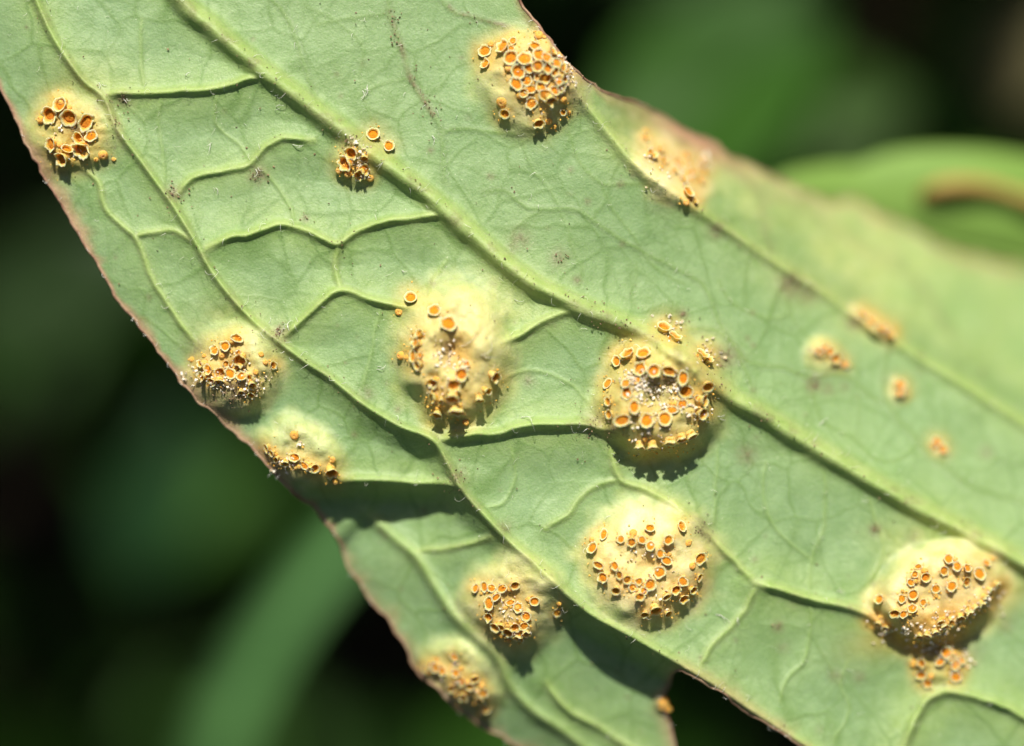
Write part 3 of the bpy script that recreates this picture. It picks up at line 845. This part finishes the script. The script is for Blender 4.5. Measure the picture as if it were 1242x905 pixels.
# edge roll, one run of outline at a time inside the raster
runs, cur = [], []
for (px, py) in outline:
    if -195 < px < 1440 and -175 < py < 1072:
        cur.append((px, py))
    elif cur:
        runs.append(cur); cur = []
if cur: runs.append(cur)
tubes = []
for r in runs:
    if len(r) < 3: continue
    pth = []
    for (px, py) in r:
        z = float(sample(Z, px, py)) - 0.02
        pth.append(unproject(px, py, z))
    tubes.append(tube(pth, [0.030 + .012 * random.random() for _ in pth], 6, False))
co, fa = join(tubes)
put('leaf_margin', mesh_from('leaf_margin', co, fa, M_MARGIN), leaf)


# ------------------------------------------------------------------ rust cups
def cup_mesh(seed, torn):
    r = random.Random(seed)
    ns = 30
    prof = [(.66, -.25, 0, 0), (.66, .35, 0, 0), (.70, .75, .15, 0), (.80, .98, .45, 0), (.95, 1.12, 1, 0), (1.0, 1.17, 1, 0), (.95, 1.20, 1, 0), (.84, 1.14, .95, .0), (.72, .99, .45, .45), (.63, .75, 0, .8), (.60, .40, 0, 1)]
    teeth = [r.uniform(-1, 1) for _ in range(ns)]
    ph = r.uniform(0, 6.28)
    el = r.uniform(.0, .12)
    notch = r.uniform(0, 6.28)
    co, rim, inn = [], [], []
    for (rad, z, ri, ic) in prof:
        wgt = max(0, (z - .7) / .5) if rad > .66 else 0
        for k in range(ns):
            a = 2 * math.pi * k / ns
            rr = rad * (1 + el * math.cos(2 * (a - ph)))
            jig = (teeth[k] * .6 + .5 * math.sin(5 * a + ph) + .3 * math.sin(3 * a - ph))
            rr *= 1 + wgt * (.06 + .10 * torn) * jig
            zz = z + wgt * (.09 + .24 * torn) * jig
            dn = abs((a - notch + math.pi) % (2 * math.pi) - math.pi)
            if torn > .4 and dn < .5: zz -= wgt * .42 * (1 - dn / .5); rr += wgt * .12 * (1 - dn / .5)
            co.append((rr * math.cos(a), rr * math.sin(a), zz)); rim.append(ri); inn.append(ic)
    fa = []
    for i in range(len(prof) - 1):
        for k in range(ns):
            k2 = (k + 1) % ns
            fa.append((i * ns + k, i * ns + k2, (i + 1) * ns + k2, (i + 1) * ns + k))
    return mesh_from('cup', co, fa, M_CUP, {'rim': rim, 'inner': inn})


def disc_mesh(seed, name, mat, prof, jit, ns=18):
    r = random.Random(seed)
    co, fa = [], []
    for rad, z in prof:
        for k in range(ns):
            a = 2 * math.pi * k / ns
            j = 1 + jit * r.uniform(-1, 1)
            co.append((rad * j * math.cos(a), rad * j * math.sin(a), z + jit * r.uniform(-.6, .6)))
    for i in range(len(prof) - 1):
        for k in range(ns):
            k2 = (k + 1) % ns
            fa.append((i * ns + k, i * ns + k2, (i + 1) * ns + k2, (i + 1) * ns + k))
    at = {'rim': [0.15 if p[0] < .4 and name == 'bud' else 0 for p in prof for _ in range(ns)], 'inner': [0.35 if name == 'bud' else 1.0] * len(co)}
    return mesh_from(name, co, fa, mat, at)


CUPM = [cup_mesh(100 + i, (i % 6) / 5.0 * .9) for i in range(18)]
SPOM = [disc_mesh(200 + i, 'spore_mass', M_SPORE, [(.67, .30), (.64, .56), (.54, .66), (.40, .72), (.26, .70), (.12, .76), (.01, .75)], .11) for i in range(5)]
BUDM = [disc_mesh(300 + i, 'bud', M_CUP, [(.85, -.25), (.92, .15), (.86, .55), (.62, .88), (.36, .98), (.16, .95), (.10, .80), (.01, .78)], .04) for i in range(4)]

TORN = {'left_edge': .7, 'middle': .45, 'midrib_up': .8, 'top_left': .45, 'low_right': .35, 'upper': .35, 'far_ridge': .5}
tops = []
for k, (ox, oy, sc, lst) in CUPS.items():
    for c in lst:
        px, py, d = ox + c[0] / sc, oy + c[1] / sc, c[2] / sc * 1.1
        tx, ty = (c[3], c[4]) if len(c) > 4 else (0, 0)
        bud = len(c) > 5
        r = d / 2 / PX
        n = Vector(sample(N, px, py)); n = Vector((n.x * .8, n.y * .8, max(n.z, .35)))
        n = (n + Vector((tx + random.uniform(-.18, .18), ty + random.uniform(-.18, .18), .0)))
        n.normalize()
        hs = random.uniform(.42, .78) * (1.0 if not (tx or ty) else 1.4)
        L = r * 1.1 * hs
        # the mouth is what the photo fixes; step back along the cup to its foot in the skin
        bx_, by_ = px - n.x * L * PX, py + n.y * L * PX
        foot = Vector(sample(P, bx_, by_)) - n * r * .12
        rot = Vector((0, 0, 1)).rotation_difference(n) @ Quaternion((0, 0, 1), random.uniform(0, 6.28))
        par = PUSTO[k]
        if bud:
            o = put('bud', random.choice(BUDM), par)
            o.location = foot; o.rotation_mode = 'QUATERNION'; o.rotation_quaternion = rot
            o.scale = (r, r, r * hs)
        else:
            torn = random.random() < TORN.get(k, .2)
            mi = random.choice([3, 4, 5, 9, 10, 11, 15, 16, 17] if torn else [0, 1, 2, 6, 7, 8, 12, 13, 14])
            o = put('cup', CUPM[mi], par)
            o.location = foot; o.rotation_mode = 'QUATERNION'; o.rotation_quaternion = rot
            sq = random.choice([1, 1, 1, .8, .7])
            o.scale = (r * random.uniform(.9, 1.1), r * random.uniform(.9, 1.1) * sq, r * hs)
            s = put('spore_mass', random.choice(SPOM), par)
            s.location = foot; s.rotation_mode = 'QUATERNION'; s.rotation_quaternion = rot
            s.scale = (o.scale[0], o.scale[1], r * hs * random.uniform(.7, 1.2))
        tops.append((k, px, py, d))


# ------------------------------------------------------------------ crumbs of torn cups, hairs, grit
def flakes(spots, size, flat=.35):
    """many tiny bent chips; spots = list of (px, py)"""
    co, fa = [], []
    for (px, py) in spots:
        c = Vector(sample(P, px, py)); n = Vector(sample(N, px, py))
        c = c + n * random.uniform(.0, .05)
        s = size * random.uniform(.5, 1.5) / PX
        q = Quaternion(Vector((random.gauss(0, 1), random.gauss(0, 1), random.gauss(0, 1))).normalized(), random.uniform(0, 6.28))
        b = len(co)
        for v in ((-1, -.6, 0), (1, -.7, .3), (.8, .7, 0), (-.7, .8, .35), (-.9, -.5, flat), (.9, -.6, flat + .3), (.7, .6, flat), (-.6, .7, flat + .3)):
            co.append(c + q @ (Vector(v) * s * random.uniform(.7, 1.2)))
        for f in ((0, 1, 2, 3), (7, 6, 5, 4), (0, 4, 5, 1), (1, 5, 6, 2), (2, 6, 7, 3), (3, 7, 4, 0)):
            fa.append(tuple(b + i for i in f))
    return np.array([tuple(v) for v in co]), np.array(fa)


def is_in(px, py):
    return bool(inside[int((py + 180) / STEP), int((px + 200) / STEP)])


def blob(cx, cy, r, n):
    return [(cx + random.gauss(0, r), cy + random.gauss(0, r)) for _ in range(n)]


CRUST = {
    'centre': [(780, 470, 9, 90), (765, 465, 7, 50), (800, 490, 12, 60), (790, 520, 16, 60), (845, 500, 9, 45), (790, 455, 15, 30), (762, 460, 7, 40), (815, 395, 10, 30), (855, 428, 10, 30), (820, 470, 6, 30)],
    'middle': [(535, 430, 9, 40), (545, 435, 14, 40), (555, 440, 16, 30), (508, 408, 6, 16), (530, 475, 9, 20), (565, 440, 5, 18)],
    'left_edge': [(245, 455, 9, 40), (305, 468, 8, 45), (290, 440, 9, 25), (270, 465, 9, 25), (320, 460, 5, 10), (225, 456, 3, 8)],
    'upper': [(690, 85, 7, 70), (686, 100, 6, 50), (684, 70, 5, 30), (655, 100, 16, 60), (650, 85, 18, 40)],
    'midrib_up': [(436, 200, 5, 40), (440, 212, 5, 30), (437, 180, 6, 30), (430, 170, 5, 15)],
    'top_left': [(75, 160, 8, 20), (95, 172, 8, 20), (80, 185, 8, 12)],
    'low_right': [(1150, 757, 20, 60), (1120, 772, 12, 60), (1180, 740, 14, 50), (1200, 725, 10, 40), (1075, 765, 9, 30), (1100, 768, 10, 30), (1130, 780, 9, 40), (1105, 762, 6, 20), (1145, 750, 22, 40)],
    'small_right': [(1155, 805, 9, 30), (1145, 795, 8, 25), (1170, 795, 8, 25)],
    'low_middle': [(780, 675, 9, 24), (785, 700, 14, 30), (800, 725, 9, 14)],
    'low_left': [(622, 735, 10, 30), (625, 765, 10, 25), (600, 745, 8, 20)],
    'far_ridge': [(855, 195, 6, 40), (830, 205, 12, 40), (800, 195, 12, 30)],
    'left_low': [(345, 560, 8, 20), (330, 572, 3, 24), (365, 538, 2, 6)],
    'bottom': [(560, 825, 16, 40)],
}
for k, lst in CRUST.items():
    sp = [p for b in lst for p in blob(b[0], b[1], b[2] * .9, b[3] if k in ('centre', 'left_edge', 'far_ridge', 'left_low') else b[3] // 2)]
    co, fa = flakes([p for p in sp if is_in(*p)], 1.6)
    tag(put('crumb', mesh_from('crumb', co, fa, M_CRUST, smooth=False), PUSTO[k]), kind='stuff')
for k, (ox, oy, sc, lst) in CUPS.items():
    sp = [p for c in lst for p in blob(ox + c[0] / sc, oy + c[1] / sc, c[2] / sc * .45, 9 if len(c) < 6 else 3)]
    co, fa = flakes([p for p in sp if is_in(*p)], 1.0)
    tag(put('spore_dust', mesh_from('spore_dust', co, fa, M_DUST, smooth=False), PUSTO[k]), kind='stuff')


def hair_curve(px, py, length, ang, lift, curl):
    pts = []
    x, y, a = px, py, ang
    m = 6
    for i in range(m):
        c = Vector(sample(P, x, y)); n = Vector(sample(N, x, y))
        f = i / (m - 1)
        pts.append(tuple(c + n * (0.012 + lift * math.sin(f * 2.6))))
        x += math.cos(a) * length / m; y += math.sin(a) * length / m; a += curl / m
    return pts


hairs = []


def add_hair(px, py, length=None, ang=None, rad=.011):
    length = length or random.uniform(6, 16)
    ang = random.uniform(0, 6.28) if ang is None else ang
    p = hair_curve(px, py, length, ang, random.uniform(.02, .10), random.uniform(-2.6, 2.6))
    rad *= .62
    hairs.append(tube(p, [rad * (1 - .6 * i / 5) for i in range(6)], 3, False))


for pl, cnt, jit in ((mid, 80, 9), (latl, 60, 6), (latr, 25, 6)):
    for _ in range(cnt):
        p = pl[random.randrange(len(pl))]
        x, y = p[0] + random.gauss(0, jit), p[1] + random.gauss(0, jit)
        if -190 < x < 1430 and -172 < y < 1060 and is_in(x, y): add_hair(x, y, rad=random.uniform(.004, .009))
for pts, wv, av, cv, own in VEINS:
    pl = resample(pts, 6)
    for _ in range(int(len(pl) * .15)):
        p = pl[random.randrange(len(pl))]
        x, y = p[0] + random.gauss(0, 3), p[1] + random.gauss(0, 3)
        if -190 < x < 1430 and -172 < y < 1060 and is_in(x, y): add_hair(x, y, random.uniform(4, 12), rad=random.uniform(.004, .008))
for _ in range(260):
    x, y = random.uniform(-100, 1330), random.uniform(-100, 1000)
    if is_in(x, y): add_hair(x, y, random.uniform(4, 13), rad=random.uniform(.004, .008))
for _ in range(150):
    p = outline[random.randrange(len(outline))]
    x, y = p
    if -190 < x < 1430 and -172 < y < 1060: add_hair(x, y, random.uniform(5, 10), rad=.008)
for (x, y, l, a) in [(255, 175, 14, 1.5), (262, 228, 13, .6), (335, 130, 14, -.8), (355, 175, 16, 0), (225, 92, 9, -.5), (440, 110, 16, 1.1), (445, 105, 22, 1.3), (525, 165, 14, 1.1), (632, 507, 28, .15), (457, 448, 16, .1), (488, 328, 8, 1),
                     (995, 515, 14, -1), (340, 575, 10, 2.4), (362, 538, 8, 1.8), (870, 505, 10, 0), (868, 745, 26, .25), (560, 420, 30, -.3), (583, 430, 24, -.2), (310, 205, 14, 1), (345, 400, 12, -1.2), (350, 398, 14, -1.6), (1210, 735, 10, .5), (1015, 717, 10, .1), (120, 100, 12, 1), (150, 120, 10, .3), (350, 562, 12, 2.6), (330, 572, 9, 2.3)]:
    add_hair(x, y, l, a, .013)
    add_hair(x + random.uniform(-4, 4), y + random.uniform(-4, 4), l * .7, a + random.uniform(-.6, .6), .009)
co, fa = join(hairs)
tag(put('leaf_hair', mesh_from('leaf_hair', co, fa, M_HAIR), leaf), kind='stuff')

grit = []
for cx, cy, r, n in [(210, 235, 4, 26), (313, 212, 5, 26), (150, 120, 4, 26), (340, 404, 6, 40), (880, 433, 6, 36), (988, 466, 4, 20), (1061, 642, 3, 22), (680, 312, 5, 16), (428, 172, 6, 30), (285, 478, 6, 30), (540, 428, 5, 26), (800, 462, 5, 26), (720, 515, 9, 40), (742, 523, 5, 20),
                     (850, 645, 6, 26), (555, 578, 6, 30), (1130, 786, 7, 40), (370, 265, 3, 8), (828, 380, 3, 14), (960, 345, 8, 20), (142, 150, 5, 24), (500, 95, 4, 12), (517, 122, 4, 20), (525, 138, 4, 20), (480, 45, 4, 14), (474, 22, 4, 16), (570, 20, 8, 14), (690, 102, 5, 30), (283, 476, 7, 90), (944, 760, 2, 8), (410, 296, 4, 16), (760, 396, 10, 26), (730, 385, 8, 20)]:
    grit += blob(cx, cy, r * 1.0, n // 2) + blob(cx, cy, r * 3.2, n // 3)
for k, (ox, oy, sc, lst) in CUPS.items():
    pass
for pl, cnt in ((mid, 130), (latl, 90), (latr, 50)):
    for _ in range(cnt):
        p = pl[random.randrange(len(pl))]
        x, y = p[0] + random.gauss(0, 7), p[1] + random.gauss(0, 7)
        if -190 < x < 1430 and -172 < y < 1060: grit.append((x, y))
for _ in range(330):
    x, y = random.uniform(0, 1240), random.uniform(0, 900)
    if is_in(x, y): grit.append((x, y))
co, fa = flakes([g for g in grit if is_in(*g)], 0.95)
tag(put('grit', mesh_from('grit', co, fa, M_GRIT, smooth=False), leaf), kind='stuff')


# ------------------------------------------------------------------ what lies behind: leaves, stems, undergrowth, soil
def sheet_leaf(centre, length, width, yaw, pitch, roll, bend=.15, nseg=18):
    """a pointed leaf blade with a creased middle; returns blade arrays and midrib tube"""
    co, fa = [], []
    m = 8
    for i in range(nseg + 1):
        t = i / nseg
        wd = width * .5 * (math.sin(math.pi * min(1, t * 1.02) ** .8) ** .9 + .02) if t < .98 else width * .01
        for k in range(-m, m + 1):
            s = k / m
            x = (t - .5) * length
            y = s * wd * (1 + .05 * math.sin(t * 40))
            z = -bend * length * (t - .4) ** 2 + .18 * abs(y) + .05 * wd * math.sin(9 * t + 3 * s)
            co.append((x, y, z))
    r = 2 * m + 1
    for i in range(nseg):
        for k in range(2 * m):
            fa.append((i * r + k, (i + 1) * r + k, (i + 1) * r + k + 1, i * r + k + 1))
    mid_path = [((i / nseg - .5) * length, 0, -bend * length * (i / nseg - .4) ** 2 + .01 * width) for i in range(nseg + 1)]
    tc, tf = tube(mid_path, [width * .025 * (1.1 - i / nseg) for i in range(nseg + 1)], 6)
    R = (Matrix.Translation(Vector(centre)) @ Matrix.Rotation(yaw, 4, 'Z') @ Matrix.Rotation(pitch, 4, 'Y') @ Matrix.Rotation(roll, 4, 'X'))
    Rm = np.array(R)
    ap = lambda c: np.asarray(c, float) @ Rm[:3, :3].T + Rm[:3, 3]
    return ap(co), np.array(fa), ap(tc), tf


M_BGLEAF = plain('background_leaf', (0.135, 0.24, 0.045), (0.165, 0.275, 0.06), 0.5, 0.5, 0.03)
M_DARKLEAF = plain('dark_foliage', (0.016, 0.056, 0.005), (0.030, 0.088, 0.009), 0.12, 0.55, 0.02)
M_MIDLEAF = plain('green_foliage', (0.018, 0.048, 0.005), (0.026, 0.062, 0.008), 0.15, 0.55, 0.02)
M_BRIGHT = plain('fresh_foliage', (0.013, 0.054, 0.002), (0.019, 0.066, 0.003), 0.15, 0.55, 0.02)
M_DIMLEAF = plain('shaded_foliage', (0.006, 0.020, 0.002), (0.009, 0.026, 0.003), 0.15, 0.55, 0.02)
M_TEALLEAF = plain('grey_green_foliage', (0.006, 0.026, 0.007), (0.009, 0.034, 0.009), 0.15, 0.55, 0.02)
M_SHADE_RING = plain('shade_ring_foliage', (0.05, 0.10, 0.02), (0.075, 0.13, 0.03), 0.15, 0.55, 0.02)
M_GRASS = plain('grass_blade', (0.080, 0.200, 0.060), (0.105, 0.235, 0.080), 0.4, 0.45, 0.02)
M_STEM = plain('brown_stem', (0.30, 0.20, 0.055), (0.38, 0.27, 0.08), 0.8, 0.5, 0.05)
M_TAN = plain('dry_leaf', (0.075, 0.070, 0.03), (0.10, 0.09, 0.04), 0.3, 0.6, 0.05)
M_SOIL = plain('soil', (0.018, 0.014, 0.009), (0.045, 0.034, 0.022), 0.12, 0.9, 0.5)

# the leaf close behind on the right
B_OUT = [(915, 260), (922, 222), (945, 203), (975, 194), (1010, 189), (1040, 189), (1056, 182), (1085, 174), (1130, 169), (1180, 170), (1230, 176), (1290, 190), (1380, 225), (1460, 300), (1440, 400), (1340, 450), (1180, 440), (1050, 380), (960, 310)]
bo = resample(B_OUT + [B_OUT[0]], 6)
BX, BY = np.meshgrid(np.arange(880, 1500, 6.0), np.arange(140, 480, 6.0))
bin_ = in_poly(BX, BY, bo)
bd, _, _, _ = poly_dist(BX, BY, bo)
bn = (~bin_) & (bd < 9)
for j, i in zip(*np.nonzero(bn)):
    k = np.argmin((bo[:, 0] - BX[j, i]) ** 2 + (bo[:, 1] - BY[j, i]) ** 2)
    BX[j, i], BY[j, i] = bo[k]
vm, _, _, _ = poly_dist(np.array(BX), np.array(BY), resample([(920, 250), (1100, 290), (1300, 330), (1460, 340)], 8))
BZ = -6.6 - .004 * (BX - 930) + .25 * np.sin(BX / 60) + .07 * np.sin(BY / 35 + 1) - .5 * np.exp(-bd / 12) * bin_ - .3 * np.exp(-vm / 14)
bp = np.stack(unproject(BX, BY, BZ), -1).reshape(-1, 3)
bv = np.arange(BX.size).reshape(BX.shape)
bq = np.stack([bv[:-1, :-1], bv[1:, :-1], bv[1:, 1:], bv[:-1, 1:]], -1).reshape(-1, 4)
bq = bq[(bin_ | bn).ravel()[bq].all(1) & bin_.ravel()[bq].any(1)]
u, inv = np.unique(bq, return_inverse=True)
bl = empty('leaf', unproject(1180, 320, -7))
tag(bl, 'bright green leaf out of focus behind the right edge of the spotted leaf', 'leaf')
put('blade', mesh_from('blade', bp[u] - np.array(bl.location), inv.reshape(-1, 4), M_BGLEAF), bl)
mp = [unproject(x, y, -6.9) for x, y in resample([(920, 250), (1100, 290), (1300, 330), (1460, 340)], 20)]
c, f = tube(mp, [.10] * len(mp), 6)
put('midrib', mesh_from('midrib', c - np.array(bl.location), f, M_BGLEAF), bl)

# curled brown stem over it
sp = [unproject(x, y, z) for x, y, z in [(1118, 246, -7.5), (1124, 236, -7.2), (1140, 228, -7.0), (1165, 225, -7.0), (1195, 227, -7.1), (1225, 235, -7.2), (1260, 248, -7.3), (1320, 275, -7.6), (1400, 320, -8.0)]]
spp = resample(sp, .12)
st = empty('twig', tuple(spp[0]))
tag(st, 'curved brown stalk lying across the bright green leaf at right', 'stalk')
c, f = tube(spp, [.17 + .03 * math.sin(i * .25) - .10 * math.exp(-i / 2.0) for i in range(len(spp))], 12)
put('stalk', mesh_from('stalk', c - np.array(st.location), f, M_STEM), st)
c, f = tube([spp[0] + np.array([-.16, .0, -.12]), spp[1], spp[2] + np.array([0, 0, .02])], [.08, .16, .19], 10)
put('tip', mesh_from('tip', c - np.array(st.location), f, M_STEM), st)

# pale grass blade at lower left
gp = [unproject(x, y, z) for x, y, z in [(520, 560, -25.5), (432, 640, -25.7), (368, 716, -26.0), (312, 800, -26.6), (268, 895, -27.4), (232, 1040, -28.6), (190, 1250, -22.5)]]
gpr = resample(gp, .4)
co, fa = [], []
tang = np.gradient(gpr, axis=0)
for i, p in enumerate(gpr):
    t = tang[i] / np.linalg.norm(tang[i])
    side = np.cross(t, [0, 0, 1]); side /= np.linalg.norm(side)
    hw = 0.90 - .30 * (1 - i / len(gpr))
    for k in range(-4, 5):
        s = k / 4
        co.append(p + side * hw * s + np.array([0, 0, .35 * s * s + .06 * (k % 2)]))
for i in range(len(gpr) - 1):
    for k in range(8):
        fa.append((i * 9 + k, i * 9 + k + 1, (i + 1) * 9 + k + 1, (i + 1) * 9 + k))
gr = empty('grass_blade', tuple(gpr[0]))
tag(gr, 'broad pale grass blade, blurred, slanting below the leaf at lower left', 'grass blade')
put('blade', mesh_from('blade', np.array(co) - gpr[0], fa, M_GRASS), gr)
c, f = tube(gpr + np.array([0, 0, -.05]), [.09] * len(gpr), 6)
put('midrib', mesh_from('midrib', c - gpr[0], f, M_GRASS), gr)


def back_leaf(px, py, z, length, width, yaw, pitch, roll, mat, label, cat='leaf', name='leaf'):
    c = unproject(px, py, z)
    o = empty(name, c)
    tag(o, label, cat)
    a, b, tc, tf = sheet_leaf((0, 0, 0), length, width, yaw, pitch, roll)
    put('blade', mesh_from('blade', a, b, mat), o)
    put('midrib', mesh_from('midrib', tc, tf, mat), o)
    return o


R_ = math.radians
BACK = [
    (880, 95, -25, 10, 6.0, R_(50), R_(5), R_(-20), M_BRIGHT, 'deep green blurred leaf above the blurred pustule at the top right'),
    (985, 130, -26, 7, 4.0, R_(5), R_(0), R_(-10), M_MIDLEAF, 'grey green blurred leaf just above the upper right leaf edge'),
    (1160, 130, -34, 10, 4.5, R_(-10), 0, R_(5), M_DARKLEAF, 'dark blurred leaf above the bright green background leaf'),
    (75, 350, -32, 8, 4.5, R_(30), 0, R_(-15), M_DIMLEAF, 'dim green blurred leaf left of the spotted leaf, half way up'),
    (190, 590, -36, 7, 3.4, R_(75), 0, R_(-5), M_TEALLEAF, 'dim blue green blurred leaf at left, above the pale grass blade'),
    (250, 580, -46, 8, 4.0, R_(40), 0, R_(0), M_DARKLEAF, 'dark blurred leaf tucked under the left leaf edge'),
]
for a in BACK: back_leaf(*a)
back_leaf(1250, 55, -28, 4.5, 3.2, R_(70), 0, R_(-20), M_TAN, 'tan dry leaf, blurred, in the top right corner', 'dry leaf', 'dry_leaf')
M_OLD = plain('old_stem', (0.055, 0.04, 0.015), (0.075, 0.055, 0.02), 0.5, 0.6, 0.05)
ts = resample([unproject(1065, 260, -34), unproject(1078, 120, -33), unproject(1088, 20, -33), unproject(1095, -120, -34)], 1.0)
t_ = empty('twig', tuple(ts[0]))
tag(t_, 'upright brown stem, blurred, behind the top right foliage', 'stem')
c, f = tube(ts, [.75] * len(ts), 10)
put('stalk', mesh_from('stalk', c - ts[0], f, M_OLD), t_)
c, f = tube([ts[len(ts) // 2], ts[len(ts) // 2] + np.array([.9, .8, .6]), ts[len(ts) // 2] + np.array([1.7, 1.9, .9])], [.5, .35, .2], 8)
put('side_shoot', mesh_from('side_shoot', c - ts[0], f, M_OLD), t_)

# undergrowth
parts = []
for _ in range(620):
    x, y = random.uniform(-75, 75), random.uniform(-60, 64)
    z = random.uniform(-88, -48)
    a, b, tc, tf = sheet_leaf((x, y, z), random.uniform(6, 13), random.uniform(2.5, 5), random.uniform(0, 6.28), random.uniform(-.7, .7), random.uniform(-.7, .7), nseg=7)
    parts.append((a, b))
co, fa = join(parts)
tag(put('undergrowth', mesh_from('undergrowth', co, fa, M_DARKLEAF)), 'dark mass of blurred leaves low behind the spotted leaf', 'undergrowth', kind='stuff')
# unseen leaf ring added outside the picture to darken the background and block sky
parts = []
for i_ in range(4200):
    if i_ < 1500:
        x, y = random.uniform(-85, 85), random.uniform(66, 84)
        z = random.uniform(-95, 32 + 3 * math.sin(x * .2))
    elif i_ < 3300:
        x, y = random.choice((-1, 1)) * random.uniform(58, 76), random.uniform(-70, 84)
        z = random.uniform(-95, 42)
    else:
        x, y = random.uniform(-76, 76), random.uniform(-72, -56)
        z = random.uniform(-95, 42)
    a, b, tc, tf = sheet_leaf((x, y, z), random.uniform(9, 18), random.uniform(4, 8), random.uniform(0, 6.28), random.uniform(-.6, .6), random.uniform(-1.4, -.3), nseg=6)
    parts.append((a, b))
co, fa = join(parts)
tag(put('shade_ring', mesh_from('shade_ring', co, fa, M_SHADE_RING)), 'unseen ring of foliage added around the spotted leaf to shade the background', 'shade_ring', kind='stuff')

ng = 60
gxs = np.linspace(-1500, 1500, ng + 1)
GX, GY = np.meshgrid(np.sign(gxs) * np.abs(gxs) ** 2 / 1500, np.sign(gxs) * np.abs(gxs) ** 2 / 1500)
GZ = -95 + 2.0 * vnoise(GX, GY, 14, 91)
gv = np.arange(GX.size).reshape(GX.shape)
gq = np.stack([gv[:-1, :-1], gv[:-1, 1:], gv[1:, 1:], gv[1:, :-1]], -1).reshape(-1, 4)
tag(put('ground', mesh_from('ground', np.stack([GX, GY, GZ], -1).reshape(-1, 3), gq, M_SOIL)), kind='structure')
